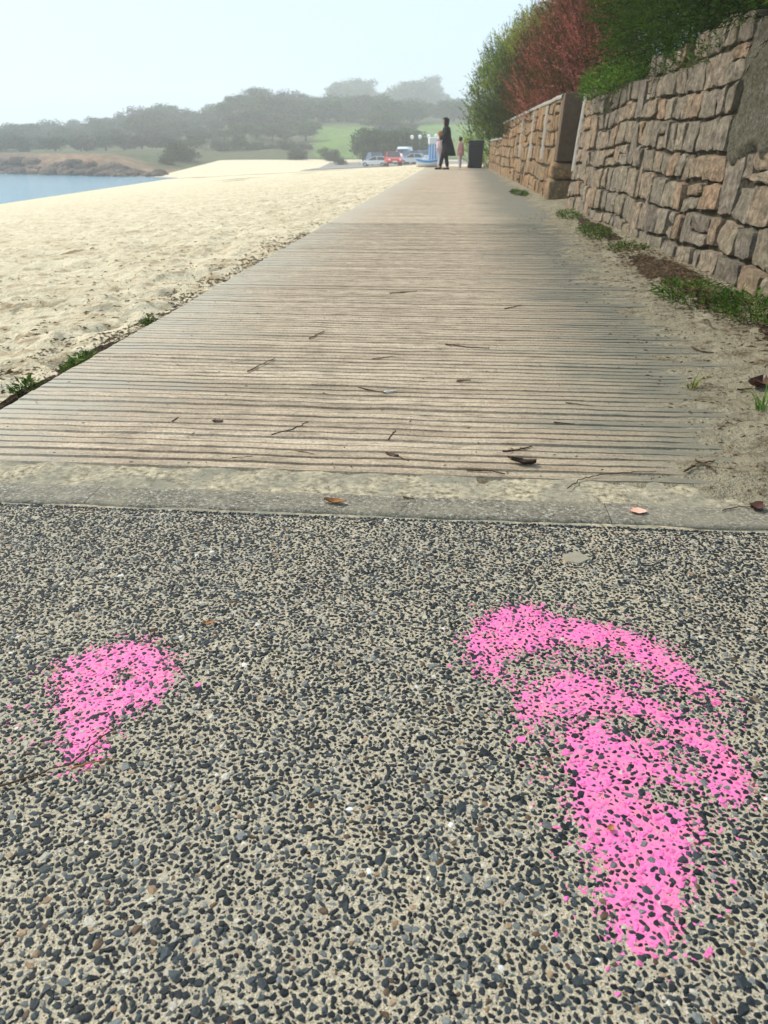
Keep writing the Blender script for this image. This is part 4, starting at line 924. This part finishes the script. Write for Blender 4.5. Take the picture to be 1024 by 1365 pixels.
def tree_mesh(seed, cols, n=2600, tall=1.0):
    """unit-height round-headed tree: leaf-clump faces in several lobes"""
    r = np.random.default_rng(seed); lobes = [(0, 0, 0.52*tall, 0.46, 0.46, 0.42)]
    for k in range(9):
        a = r.uniform(0, 6.28); d = r.uniform(0.16, 0.46); lobes.append((math.cos(a)*d, math.sin(a)*d, r.uniform(0.16, 0.80)*tall, r.uniform(0.17, 0.27), r.uniform(0.17, 0.27), r.uniform(0.14, 0.22)))
    Lb = np.array(lobes); bi = r.choice(len(Lb), n, p=(Lb[:, 3]**2)/(Lb[:, 3]**2).sum())
    u = r.normal(0, 1, (n, 3)); u /= np.linalg.norm(u, axis=1)[:, None]; p = Lb[bi, :3]+u*(r.random(n)**0.35)[:, None]*Lb[bi, 3:6]*(0.7+0.6*fbm(u[:, 0]*3+bi, u[:, 1]*3+u[:, 2]*2, seed, 2))[:, None]
    nrm = u+r.normal(0, 0.5, (n, 3)); nrm /= np.linalg.norm(nrm, axis=1)[:, None]
    s = np.cross(nrm, r.normal(0, 1, (n, 3))); s /= np.linalg.norm(s, axis=1)[:, None]; t = np.cross(nrm, s)
    L = r.uniform(0.018, 0.045, n)[:, None]
    V = np.stack([p-s*L, p-t*L*0.7, p+s*L, p+t*L*0.7], 1).reshape(-1, 3); V[:, 2] = np.maximum(V[:, 2], 0.02)
    F = np.arange(4*n).reshape(-1, 4); c = np.array(cols)[r.integers(0, len(cols), n)]*r.uniform(0.6, 1.4, (n, 1))
    crown = mesh_np('crown', V, F, col=np.repeat(c, 4, 0)); crown.materials.append(M['leaf_far'])
    parts = [tube([(0, 0, -0.05), (0.01, 0, 0.2), (0.0, 0.02, 0.5*tall)], [0.035, 0.028, 0.012], 6)]
    for k in range(4):
        a = k*1.6+r.uniform(0, 0.6); parts.append(tube([(0, 0, 0.22), (math.cos(a)*0.12, math.sin(a)*0.12, 0.38), (math.cos(a)*0.24, math.sin(a)*0.24, 0.58*tall)], [0.018, 0.012, 0.005], 5))
    Vt, Ft = join(parts); trunk = mesh_np('trunk', Vt, Ft, smooth=True); trunk.materials.append(M['bark'])
    return crown, trunk
TG = [(0.048, 0.080, 0.026), (0.060, 0.096, 0.034), (0.075, 0.112, 0.042)]
TO = [(0.07, 0.085, 0.035), (0.085, 0.095, 0.045), (0.06, 0.075, 0.03)]
TB = [(0.085, 0.075, 0.045), (0.11, 0.09, 0.055), (0.065, 0.06, 0.035)]
tm = [tree_mesh(720, TG), tree_mesh(721, TG), tree_mesh(722, TO), tree_mesh(723, TO), tree_mesh(724, TG, tall=1.1), tree_mesh(725, TB)]
r_ = np.random.default_rng(730)
def plant(px, y, h, kind, label, group, cat='tree', name='tree', wid=1.0, trunk=True):
    x = (px-613)/1100*y; z = float(gz(x, y))-0.25
    rot = empty(name, (x, y, z), r_.uniform(0, 6.28), label, cat, group)
    rot.scale = (h*wid*r_.uniform(0.9, 1.3), h*wid*r_.uniform(0.9, 1.3), h)
    link('crown', tm[kind][0], parent=rot)
    if trunk: link('trunk', tm[kind][1], parent=rot)
    return rot
TL = {0: 'dark green round tree on the misty hillside across the bay', 1: 'olive green bushy tree on the misty hillside across the bay', 2: 'dull brown bush on the misty hillside across the bay'}
TGp = {0: 'dark green hillside trees', 1: 'olive hillside trees', 2: 'brown hillside bushes'}
cls = [0, 0, 1, 1, 0, 2]
for y, step, hh in ((158, 24, 2.4), (180, 21, 3.0), (204, 19, 3.6), (230, 18, 4.2), (258, 17, 4.8), (290, 13, 5.8)):
    px = -170+r_.uniform(0, step)
    while px < 690:
        q = px+r_.uniform(-0.35, 0.35)*step; yy_ = y+r_.uniform(-6, 6)
        infield = (418 < q < 505 and 138 < yy_ < 222) or (q > 555 and 138 < yy_ < 240)
        if y < 145 and (q > 400 or r_.random() < 0.3): infield = True
        if not infield:
            k = int(r_.integers(0, 6)); h = hh*r_.uniform(0.7, 1.35)
            if y == 290: h = max(4.6, float(ridge_top(q))+0.3*r_.normal()-float(gz((q-613)/1100*yy_, yy_))+0.4); k = int(r_.choice([0, 1, 2, 3, 4]))
            plant(q, yy_, h, k, TL[cls[k]], TGp[cls[k]], wid=1.55 if y < 290 else 1.15)
        px += step
for q, h, wv in tuple((float(r_.uniform(440, 500) if k % 2 else r_.uniform(518, 606)), 6.5, 1.3) for k in range(26))+((441, 4.5, 1.2), (447, 5.5, 1.2), (509, 5, 1.3), (516, 5, 1.3), (528, 6, 1.2), (539, 7.2, 1.2), (551, 7.6, 1.2), (563, 7.4, 1.2), (575, 7.0, 1.2), (586, 6.0, 1.2), (458, 6, 1.3), (468, 6.6, 1.3), (480, 7, 1.3), (491, 6.4, 1.3), (599, 5.6, 1.3), (611, 5.2, 1.3), (452, 6.5, 1.0), (463, 7.5, 1.1), (474, 8.0, 1.1), (486, 8.2, 1.1), (496, 7.0, 0.9), (523, 6.2, 0.9), (533, 8.4, 1.1), (545, 9.0, 1.15), (557, 8.6, 1.1), (569, 9.2, 1.1), (580, 7.6, 1.0), (592, 6, 1.0), (605, 5.5, 1), (618, 5.5, 1)):
    plant(q, float(r_.choice([415, 455, 490, 515]))+r_.uniform(-8, 8), h*1.5, int(r_.choice([0, 1, 4])), 'tall pale tree half lost in fog on the farthest hilltop', 'foggy trees on the farthest hilltop', wid=wv)
for q in np.arange(488, 572, 8.5):                              # dark hedge behind the parked cars
    plant(q, 127+r_.uniform(-1.5, 1.5), 4.6*r_.uniform(0.9, 1.12), int(r_.choice([0, 1, 4])), 'dark tall hedge bush in the row behind the parked cars', 'hedge bushes behind the parked cars', cat='hedge', name='hedge_bush', wid=0.85)
for q, y, h in ((238, 124, 3.4), (247, 126, 3.0), (226, 118, 2.2), (395, 131, 1.8), (405, 131, 2.0), (440, 131, 2.2), (448, 128, 2.0), (455, 120, 1.7)):
    plant(q, y, h, 3, 'rounded green bush at the back of the far sand', 'bushes at the back of the far sand', cat='bush', name='bush', trunk=False, wid=1.2)

# ------------------------------------------------------------------ car park, cars, lamps
M['road'] = plain('pale_tarmac', (0.24, 0.225, 0.20), 0.9, 0.2, 0.15, 0.6)
xs_ = np.linspace(-19, 4, 40); ys_ = np.linspace(99, 124, 30); A, B = np.meshgrid(xs_, ys_)
link('car_park', mesh_np('car_park', np.stack([A, B, gz(A, B)+0.06], -1).reshape(-1, 3), grid_faces(30, 40), smooth=True), M['road'], kind='structure')
M['glass'] = plain('car_glass', (0.03, 0.04, 0.05), 0.08, 0.6, 0.05, 3)
M['tyre'] = plain('tyre_rubber', (0.02, 0.02, 0.02), 0.9, 0.2, 0.2, 12)
M['rim'] = plain('wheel_rim', (0.45, 0.45, 0.46), 0.35, 0.5, 0.1, 12, 0.7)
M['lampw'] = plain('head_lamp', (0.85, 0.85, 0.82), 0.15, 0.6, 0.03, 8)
M['lampr'] = plain('tail_lamp', (0.45, 0.02, 0.015), 0.2, 0.5, 0.1, 8)
def loft_profile(name, prof, wfun, nx=9):
    """side profile (x,z) loops lofted across the width with rounded shoulders"""
    prof = np.array(prof); ys = np.linspace(-1, 1, nx); V = []
    cz = prof[:, 1].mean(); cxm = prof[:, 0].mean()
    for y in ys:
        k = 1-0.07*abs(y)**4
        V.append(np.stack([cxm+(prof[:, 0]-cxm)*k, y*wfun(prof[:, 1]), cz+(prof[:, 1]-cz)*(1-0.05*abs(y)**4)], -1))
    V = np.array(V); n = len(prof); V = V.reshape(-1, 3)
    i = np.arange(nx-1)[:, None]*n+np.arange(n)[None, :]; j = np.arange(nx-1)[:, None]*n+((np.arange(n)+1) % n)[None, :]
    Q = np.stack([i, j, j+n, i+n], -1).reshape(-1, 4)
    bm = bmesh.new(); vs = [bm.verts.new(v) for v in V]
    for q in Q: bm.faces.new([vs[a] for a in q])
    bm.faces.new([vs[a] for a in range(n)][::-1]); bm.faces.new([vs[a+(nx-1)*n] for a in range(n)])
    return bm_mesh(name, bm)
def car(loc, rotz, paint, label, kind='hatch'):
    root = empty('parked_car' if kind != 'van' else 'parked_van', loc, rotz, label, 'car' if kind != 'van' else 'van', 'cars parked beyond the beach')
    mp = plain('car_paint', paint, 0.3, 0.5, 0.04, 2)
    if kind == 'van':
        body = [(-2.4, 0.35), (2.3, 0.35), (2.4, 0.7), (2.35, 0.95), (1.75, 1.10), (1.45, 1.2), (-2.38, 1.2)]
        cab = [(-2.36, 1.2), (1.47, 1.2), (1.0, 1.85), (0.75, 1.98), (-2.30, 1.98)]; hw, top = 0.92, 2.0; wx = 1.5; roof = (-2.25, 0.72)
    else:
        body = [(-2.0, 0.32), (1.95, 0.32), (2.02, 0.55), (1.95, 0.78), (1.1, 0.93), (0.9, 0.95), (-1.85, 0.98), (-2.02, 0.8)]
        cab = [(-1.80, 0.96), (0.98, 0.94), (0.30, 1.40), (0.0, 1.46), (-1.2, 1.46), (-1.55, 1.36)]; hw, top = 0.86, 1.47; wx = 1.25; roof = (-1.25, 0.05)
    link('body', loft_profile('body', body, lambda z: hw*(1-0.05*np.clip(z-0.8, 0, 9))), mp, root)
    z0 = cab[0][1]
    link('windows' if kind != 'van' else 'upper_body', loft_profile('cabin', cab, lambda z: (hw-0.05)*(1-0.26*np.clip(z-z0, 0, 9))), M['glass'] if kind != 'van' else mp, root)
    if kind == 'van':
        link('windscreen', bm_mesh('windscreen', box_bm(0, 0.03, -0.72, 0.72, 0, 0.62, 0.012)), M['glass'], root, (1.42, 0, 1.24)).rotation_euler = (0, -0.62, 0)
        for s in (-1, 1): link('side_window', bm_mesh('side_window', box_bm(0.1, 1.0, -0.012, 0.012, 1.28, 1.74, 0.01)), M['glass'], root, (0, s*0.79, 0))
    link('roof', bm_mesh('roof', box_bm(roof[0], roof[1], -(hw-0.24), hw-0.24, top-0.02, top+0.035, 0.015)), mp, root)
    if kind != 'van':
        for s in (-1, 1):
            for x0, x1 in ((0.93, 0.10), (-0.45, -0.45), (-1.76, -1.35)):
                V, F = tube([(x0, s*(hw-0.045), z0), (x1, s*(hw-0.155), top)], 0.035, 6); link('pillar', mesh_np('pillar', V, F), mp, root)
    for sx in (-1, 1):
        for s in (-1, 1):
            bm = bmesh.new(); bmesh.ops.create_cone(bm, segments=20, radius1=0.31, radius2=0.31, depth=0.2, cap_ends=True)
            bmesh.ops.rotate(bm, verts=bm.verts, matrix=Matrix.Rotation(R(90), 3, 'X')); wme = bm_mesh('tyre', bm)
            wh = link('wheel', wme, M['tyre'], root, (sx*wx, s*(hw-0.09), 0.31))
            bm = bmesh.new(); bmesh.ops.create_cone(bm, segments=14, radius1=0.19, radius2=0.16, depth=0.03, cap_ends=True)
            bmesh.ops.rotate(bm, verts=bm.verts, matrix=Matrix.Rotation(R(90*s), 3, 'X')); link('rim', bm_mesh('rim', bm), M['rim'], wh, (0, s*0.105, 0))
    for s in (-1, 1):
        link('headlight', bm_mesh('headlight', box_bm(-0.04, 0.05, -0.14, 0.14, -0.06, 0.06, 0.02)), M['lampw'], root, (body[2][0]-0.08, s*(hw-0.24), 0.70))
        link('tail_light', bm_mesh('tail_light', box_bm(-0.05, 0.04, -0.08, 0.08, -0.10, 0.10, 0.02)), M['lampr'], root, (body[0][0]+0.06, s*(hw-0.16), 0.82))
    link('number_plate', bm_mesh('number_plate', box_bm(0, 0.02, -0.26, 0.26, 0, 0.11, 0.004)), M['white'], root, (body[2][0]-0.005, 0, 0.45))
    link('bumper', bm_mesh('bumper', box_bm(-0.05, 0.06, -hw+0.06, hw-0.06, 0, 0.14, 0.03)), M['tyre'], root, (body[1][0]-0.02, 0, 0.30))
    return root
def at_px(px, y): return (px-613)/1178*y                        # close to the path's own direction
for px, y, rz, pc, lab, kd in [
        (496, 112, R(-70), (0.10, 0.17, 0.34), 'blue-grey hatchback parked beyond the white car', 'hatch'),
        (495, 101, R(176), (0.78, 0.80, 0.80), 'white low car parked sideways beside the red car', 'hatch'),
        (521, 97, R(-80), (0.55, 0.035, 0.02), 'red car parked at the beach edge', 'hatch'),
        (536, 109, R(-96), (0.76, 0.82, 0.84), 'white van standing tall behind the red car', 'van'),
        (550, 106, R(-60), (0.07, 0.12, 0.36), 'deep blue car parked right of the white van', 'hatch'),
        (563, 113, R(-80), (0.30, 0.38, 0.50), 'pale blue-grey car behind the striped stand', 'hatch'),
        (548, 103, R(170), (0.72, 0.74, 0.74), 'small silver-white car in front of the deep blue car', 'hatch')]:
    x = at_px(px, y); cr = car((x, y, float(gz(x, y))+0.07), rz, pc, lab, kd)
    if 'small' in lab: cr.scale = (0.8, 0.8, 0.8)
    if 'low' in lab: cr.scale = (0.85, 0.9, 0.72)
M['opal'] = plain('opal_globe', (0.85, 0.86, 0.84), 0.3, 0.4, 0.02, 4)
M['postm'] = plain('lamp_post_paint', (0.20, 0.22, 0.21), 0.6, 0.3, 0.1, 4)
for k, px in enumerate((547, 558, 570, 580)):
    y = 114; x = at_px(px, y); z = float(gz(x, y))
    root = empty('globe_lamp', (x, y, z+0.05), 0, 'white globe lamp on a thin post rising behind the parked cars', 'lamp', 'globe lamps behind the parked cars')
    V, F = tube([(0, 0, -0.1), (0, 0, 1.5), (0, 0, 2.95)], [0.03, 0.022, 0.018], 8); link('post', mesh_np('post', V, F, smooth=True), M['postm'], root)
    bm = bmesh.new(); bmesh.ops.create_uvsphere(bm, u_segments=14, v_segments=9, radius=0.24)
    for v in bm.verts: v.co.z *= 1.08 if v.co.z > 0 else 1.25
    link('globe', bm_mesh('globe', bm, True), M['opal'], root, (0, 0, 3.18))
    bm = bmesh.new(); bmesh.ops.create_cone(bm, segments=10, radius1=0.06, radius2=0.10, depth=0.1, cap_ends=True); link('collar', bm_mesh('collar', bm), M['postm'], root, (0, 0, 2.94))

# ------------------------------------------------------------------ bin, striped stand, dinghy, boards
M['binm'] = plain('black_plastic', (0.012, 0.014, 0.018), 0.55, 0.35, 0.25, 5)
root = empty('litter_bin', (0.63, 33.9, -0.004), 0.05, 'black square bin with a lid against the end of the lower wall', 'bin')
bm = box_bm(-0.29, 0.29, -0.30, 0.30, 0.06, 0.88, 0.03)
for v in bm.verts: k = 0.88+0.12*(v.co.z/0.88); v.co.x *= k; v.co.y *= k
link('bin_body', bm_mesh('bin_body', bm), M['binm'], root)
bm = box_bm(-0.31, 0.31, -0.33, 0.33, 0.885, 0.99, 0.035)
for v in bm.verts:
    if v.co.z > 0.93: v.co.z += 0.05*(1-(v.co.x/0.31)**2)
link('bin_lid', bm_mesh('bin_lid', bm), M['binm'], root)
V, F = tube([(-0.24, 0.36, 0.9), (0, 0.385, 0.93), (0.24, 0.36, 0.9)], 0.018, 6); link('handle', mesh_np('handle', V, F), M['binm'], root)
for s in (-1, 1):
    bm = bmesh.new(); bmesh.ops.create_cone(bm, segments=16, radius1=0.09, radius2=0.09, depth=0.05, cap_ends=True); bmesh.ops.rotate(bm, verts=bm.verts, matrix=Matrix.Rotation(R(90), 3, 'Y'))
    link('wheel', bm_mesh('wheel', bm), M['tyre'], root, (s*0.25, 0.30, 0.09))
link('base', bm_mesh('base', box_bm(-0.24, 0.24, -0.25, 0.25, 0.0, 0.07, 0.01)), M['binm'], root)

M['bluep'] = plain('pale_blue_paint', (0.16, 0.36, 0.66), 0.5, 0.35, 0.06, 6)
SY = 36.2; SX = at_px(577.5, SY)
root = empty('striped_stand', (SX, SY, 0.0), 0.1, 'tall stand with blue and white vertical stripes and white top behind the people', 'stand')
link('core', bm_mesh('core', box_bm(-0.205, 0.205, -0.195, 0.195, 0.0, 0.86, 0.008)), M['white'], root)
for k in range(4):
    x = -0.172+k*0.115
    for s in (-1, 1): link('stripe', bm_mesh('stripe', box_bm(x-0.03, x+0.03, -0.008, 0.008, 0.01, 0.855, 0.003)), M['bluep'], root, (0, s*0.2, 0))
for k in range(3):
    y = -0.13+k*0.13
    for s in (-1, 1): link('stripe', bm_mesh('stripe', box_bm(-0.008, 0.008, y-0.03, y+0.03, 0.01, 0.855, 0.003)), M['bluep'], root, (s*0.21, 0, 0))
link('top', bm_mesh('top', box_bm(-0.235, 0.235, -0.225, 0.225, 0.862, 1.14, 0.045, 3)), M['white'], root)

DX = at_px(569, 35.3); root = empty('dinghy', (DX, 35.3, 0.0), R(4), 'small blue and white dinghy on the ground at the foot of the striped stand', 'boat')
def hull(name, z0, z1, L, Wd, m, parent, wall=0.03):
    st = np.linspace(-1, 1, 13); prof = np.linspace(-1, 1, 9); V = []
    for s in st:
        wdt = Wd*(1-max(0, s)**2.4)*(1-0.18*max(0, -s)) + 0.015; sheer = 0.07*s*s
        V.append([(s*L/2, wdt*math.copysign(abs(p)**0.75, p)*(0.75+0.25*abs(p)), z0+(z1+sheer-z0)*abs(p)**2.6) for p in prof])
    V = np.array(V).reshape(-1, 3); inner = V.copy(); inner[:, 1] *= 0.9; inner[:, 0] *= 0.97; inner[:, 2] += 0.02
    F = grid_faces(13, 9); n = len(V)
    rim = [[r*9, (r+1)*9, n+(r+1)*9, n+r*9] for r in range(12)]+[[r*9+8, n+r*9+8, n+(r+1)*9+8, (r+1)*9+8] for r in range(12)]+[[c, n+c, n+c+1, c+1] for c in range(8)]+[[12*9+c, 12*9+c+1, n+12*9+c+1, n+12*9+c] for c in range(8)]
    return link(name, mesh_np(name, np.vstack([V, inner]), np.vstack([F, F[:, ::-1]+n, np.array(rim)]), smooth=True), m, parent)
hull('hull', 0.0, 0.16, 0.95, 0.25, M['white'], root)
h2 = hull('blue_topside', 0.10, 0.25, 0.97, 0.262, M['bluep'], root)
for x in (-0.2, 0.12): link('thwart', bm_mesh('thwart', box_bm(x-0.05, x+0.05, -0.20, 0.20, 0.165, 0.185, 0.004)), M['white'], root)
for k in range(3):
    x = at_px(556+k*4.5, 40+k*0.3); y = 40+k*0.3; z = float(gz(-1, y))
    V, F = tube([(0, 0, 0.03), (0.18, 0.05, 0.22), (0.36, 0.1, 0.42)], [0.05, 0.06, 0.035], 8); V[:, 1] *= 0.6
    o = link('leaning_board', mesh_np('leaning_board', V, F, smooth=True), M['white'], loc=(x, y, float(gz(x, y))-0.02))
    tag(o, 'narrow white board leaning at a slant beyond the dinghy', 'board', 'white boards beyond the dinghy')

# ------------------------------------------------------------------ people
def skin_mesh(name, verts, edges, rad, root=0, sub=2):
    me = bpy.data.meshes.new(name); me.from_pydata(verts, edges, [])
    o = bpy.data.objects.new(name, me); COL.objects.link(o)
    md = o.modifiers.new('skin', 'SKIN'); md.use_smooth_shade = True
    if not me.skin_vertices: raise RuntimeError('no skin layer')
    for i, sv in enumerate(me.skin_vertices[0].data):
        rr = rad[i]; sv.radius = (rr, rr) if not isinstance(rr, tuple) else rr; sv.use_root = (i == root)
    md.branch_smoothing = 0.6
    s = o.modifiers.new('sub', 'SUBSURF'); s.levels = sub; s.render_levels = sub
    dg = bpy.context.evaluated_depsgraph_get(); ev = o.evaluated_get(dg); out = bpy.data.meshes.new_from_object(ev)
    bpy.data.objects.remove(o); bpy.data.meshes.remove(me); out.name = name
    for p in out.polygons: p.use_smooth = True
    return out
def rings(name, rows, n=18, cap=True):
    """rows of (cx, cy, z, rx, ry)"""
    th = np.linspace(0, 2*np.pi, n, endpoint=False); V = []
    for k, (cx_, cy_, z, rx, ry) in enumerate(rows):
        wv = 1+0.035*np.sin(th*5+k*0.3)*min(1, k/4)
        V.append(np.stack([cx_+rx*np.cos(th)*wv, cy_+ry*np.sin(th)*wv, np.full(n, z)], -1))
    V = np.vstack(V); m = len(rows)
    i = np.arange(m-1)[:, None]*n+np.arange(n)[None, :]; j = np.arange(m-1)[:, None]*n+((np.arange(n)+1) % n)[None, :]
    F = [np.stack([i, j, j+n, i+n], -1).reshape(-1, 4)]
    if cap:
        k0 = len(V); V = np.vstack([V, [rows[0][0], rows[0][1], rows[0][2]], [rows[-1][0], rows[-1][1], rows[-1][2]]])
        a = np.arange(n); c = (a+1) % n
        F.append(np.vstack([np.stack([c, a, np.full(n, k0)], -1), np.stack([a+(m-1)*n, c+(m-1)*n, np.full(n, k0+1)], -1)]))
    return mesh_np(name, V, F, smooth=True)
M['skin'] = plain('skin', (0.50, 0.29, 0.20), 0.6, 0.3, 0.08, 8)
def person(loc, rotz, H, label, legs, arms, cols, coat_rows, hair_long, headtilt=0.0, build=1.0):
    """figure facing +X; legs: per side (foot_x, knee_x); arms: per side (elbow xyz, hand xyz) as fractions of H"""
    root = empty('person', loc, rotz, label, 'person', None); h = H
    v = []; e = []; rd = []
    def add(p, r, par=None):
        v.append(tuple(c*h for c in p)); rd.append(r*h*build if not isinstance(r, tuple) else tuple(q*h*build for q in r)); i = len(v)-1
        if par is not None: e.append((par, i))
        return i
    pel = add((0, 0, 0.53), (0.085, 0.065)); wa = add((0.0, 0, 0.62), (0.07, 0.056), pel); ch = add((0.0, 0, 0.74), (0.082, 0.062), wa)
    nk = add((0.008, 0, 0.835), 0.034, ch); hd = add((0.022+headtilt*0.5, 0, 0.885), (0.046, 0.050), nk); ht = add((0.03+headtilt, 0, 0.945), (0.052, 0.058), hd); add((0.018+headtilt, 0, 0.985), (0.030, 0.034), ht)
    add((0.085+headtilt, 0, 0.915), 0.009, hd)                    # nose
    tv, te, tr = [], [], []
    for k, s in enumerate((-1, 1)):
        fx, kx = legs[k]
        hp = add((0, s*0.052, 0.50), 0.058, pel); kn = add((kx, s*0.055, 0.28), 0.038, hp); an = add((fx-0.01, s*0.055, 0.05), 0.024, kn); add((fx+0.05, s*0.06, 0.022), 0.022, an)
        sh = add((-0.005, s*0.098, 0.805), 0.040, ch); el = add((arms[k][0][0], s*arms[k][0][1], arms[k][0][2]), 0.029, sh); wr = add((arms[k][1][0], s*arms[k][1][1], arms[k][1][2]), 0.019, el)
        d = np.array(arms[k][1])-np.array(arms[k][0]); d = np.array([d[0], s*d[1], d[2]]); d /= np.linalg.norm(d); w_ = np.array(v[wr])/h
        pm = add(tuple(w_+d*0.028), 0.021, wr); side = np.array([0, 1.0, 0]) if abs(d[1]) < 0.8 else np.array([1.0, 0, 0])
        dn = np.cross(d, side)
        for f_, (o_, ln) in enumerate(((-0.018, 0.034), (-0.006, 0.040), (0.006, 0.038), (0.017, 0.030))):
            b0 = np.array(v[pm])/h+d*0.012+side*o_; k1 = add(tuple(b0+d*ln*0.5), 0.0055, pm); add(tuple(b0+d*ln*0.9-dn*ln*0.35), 0.0045, k1)
        k1 = add(tuple(np.array(v[pm])/h-side*0.022*s), 0.0065, pm); add(tuple(np.array(v[pm])/h-side*0.032*s+d*0.018), 0.005, k1)
        # shoe
        bm = box_bm(-0.045*h, 0.105*h, -0.026*h, 0.026*h, 0, 0.048*h, 0.014*h, 2)
        for q in bm.verts:
            if q.co.x > 0.03*h: q.co.z *= 0.72
        link('shoe', bm_mesh('shoe', bm, True), cols['shoe'], root, (fx*h, s*0.058*h, 0.0))
        tv += [(0, s*0.045*h, 0.52*h), (kx*h, s*0.055*h, 0.28*h), ((fx-0.008)*h, s*0.055*h, 0.045*h)]
    body = skin_mesh('body', v, e, rd); body.materials.append(cols['skin']); link('body', body, parent=root)
    tv = [(0, 0, 0.56*h)]+tv; te = [(0, 1), (1, 2), (2, 3), (0, 4), (4, 5), (5, 6)]
    t = skin_mesh('trousers', tv, te, [(0.092*h*build, 0.075*h*build)]+[0.064*h*build, 0.047*h*build, 0.041*h]*2); t.materials.append(cols['trousers']); link('trousers', t, parent=root)
    coat = rings('coat', [(a*h, 0, z*h, rx*h*build, ry*h*build) for a, z, rx, ry in coat_rows], 22); coat.materials.append(cols['coat']); link('coat', coat, parent=root)
    for k, s in enumerate((-1, 1)):
        el, wr = arms[k]
        sl = skin_mesh('sleeve', [(0, s*0.06*h, 0.795*h), (-0.005*h, s*0.10*h, 0.79*h), (el[0]*h, s*el[1]*h, el[2]*h), (wr[0]*h, s*wr[1]*h, wr[2]*h)], [(0, 1), (1, 2), (2, 3)], [0.05*h, 0.052*h, 0.043*h, 0.034*h])
        sl.materials.append(cols['coat']); link('sleeve', sl, parent=root)
    bm = bmesh.new(); bmesh.ops.create_uvsphere(bm, u_segments=18, v_segments=12, radius=1.0)
    for q in bm.verts:
        x, y, z = q.co; f = 1+0.05*math.sin(9*math.atan2(y, x))
        if x > 0.35 and z < 0.35: x = 0.35+(x-0.35)*0.25           # open at the face
        if z < 0: z *= hair_long
        q.co = Vector(((x*0.072*f-0.008+headtilt+0.018)*h, y*0.072*f*h, (0.945+z*0.064)*h))
    link('hair', bm_mesh('hair', bm, True), cols['hair'], root)
    for s in (-1, 1):
        bm = bmesh.new(); bmesh.ops.create_uvsphere(bm, u_segments=8, v_segments=6, radius=0.008*h)
        link('eye', bm_mesh('eye', bm, True), cols['hair'], root, ((0.068+headtilt)*h, s*0.02*h, 0.93*h))
    bm = box_bm(-0.004*h, 0.004*h, -0.014*h, 0.014*h, -0.003*h, 0.003*h, 0.002*h); link('mouth', bm_mesh('mouth', bm), M['deadleaf'], root, ((0.066+headtilt)*h, 0, 0.893*h))
    return root
cl = lambda n, c: plain(n, c, 0.85, 0.15, 0.2, 9)
black = cl('black_cloth', (0.010, 0.010, 0.012)); dark_hair = cl('dark_brown_hair', (0.018, 0.010, 0.008)); ginger = cl('ginger_hair', (0.36, 0.15, 0.05))
pink = cl('dusty_pink_cloth', (0.60, 0.30, 0.27)); lilac = cl('pale_lilac_cloth', (0.60, 0.52, 0.58)); palepink = cl('pale_pink_cloth', (0.66, 0.50, 0.53))
shoe_b = cl('black_leather', (0.012, 0.011, 0.011)); shoe_w = cl('pale_shoe', (0.55, 0.5, 0.5)); brownh = cl('brown_hair', (0.045, 0.022, 0.016))
person((-0.50, 31.4, 0.0), R(180), 1.72, 'person in a long black coat with long dark hair standing on the path', [(0.13, 0.07), (-0.035, 0.0)],
       [((0.05, 0.125, 0.66), (0.16, 0.085, 0.60)), ((0.03, 0.13, 0.65), (0.14, 0.09, 0.585))], dict(skin=M['skin'], coat=black, trousers=black, hair=dark_hair, shoe=shoe_b),
       [(0.005, 0.835, 0.045, 0.05), (0.0, 0.81, 0.075, 0.105), (0.0, 0.74, 0.092, 0.118), (-0.015, 0.62, 0.092, 0.108), (-0.035, 0.50, 0.118, 0.122), (-0.055, 0.38, 0.135, 0.132), (-0.07, 0.27, 0.15, 0.138), (-0.07, 0.268, 0.13, 0.12)], 2.9, 0.012)
person((-0.75, 32.1, 0.0), R(0), 1.30, 'child with ginger hair in pale pink standing in front of the person in black', [(0.02, 0.01), (-0.02, 0.0)],
       [((0.02, 0.12, 0.65), (0.08, 0.11, 0.55)), ((0.02, 0.12, 0.65), (0.08, 0.11, 0.55))], dict(skin=M['skin'], coat=palepink, trousers=lilac, hair=ginger, shoe=shoe_w),
       [(0.005, 0.83, 0.045, 0.05), (0, 0.80, 0.075, 0.10), (0, 0.70, 0.09, 0.112), (0, 0.55, 0.10, 0.115), (0, 0.46, 0.11, 0.122), (0, 0.458, 0.09, 0.1)], 1.5, 0.0, 1.05)
person((0.03, 33.8, 0.0), R(150), 1.12, 'small child in a dusty pink coat and pale lilac trousers standing beside the black bin', [(0.03, 0.015), (-0.02, 0.0)],
       [((0.02, 0.12, 0.66), (0.07, 0.10, 0.56)), ((0.01, 0.12, 0.66), (0.05, 0.11, 0.55))], dict(skin=M['skin'], coat=pink, trousers=lilac, hair=brownh, shoe=shoe_w),
       [(0.005, 0.835, 0.048, 0.052), (0, 0.80, 0.08, 0.108), (0, 0.70, 0.10, 0.12), (0, 0.55, 0.11, 0.125), (0, 0.42, 0.12, 0.132), (0, 0.418, 0.10, 0.11)], 1.35, 0.0, 1.08)

# ------------------------------------------------------------------ haze
bm = box_bm(-560, 445, -40, 700, -8.5, 46)
hz = link('haze', bm_mesh('haze', bm), None, kind='stuff')
hm = bpy.data.materials.new('haze'); hm.use_nodes = True; ht = hm.node_tree; ht.nodes.clear()
ho = ht.nodes.new('ShaderNodeOutputMaterial'); pv = ht.nodes.new('ShaderNodeVolumePrincipled')
pv.inputs['Color'].default_value = (0.965, 0.985, 1.0, 1); pv.inputs['Density'].default_value = 0.0016; pv.inputs['Anisotropy'].default_value = 0.2
ht.links.new(pv.outputs[0], ho.inputs['Volume']); hz.data.materials.append(hm); hz.display_type = 'WIRE'
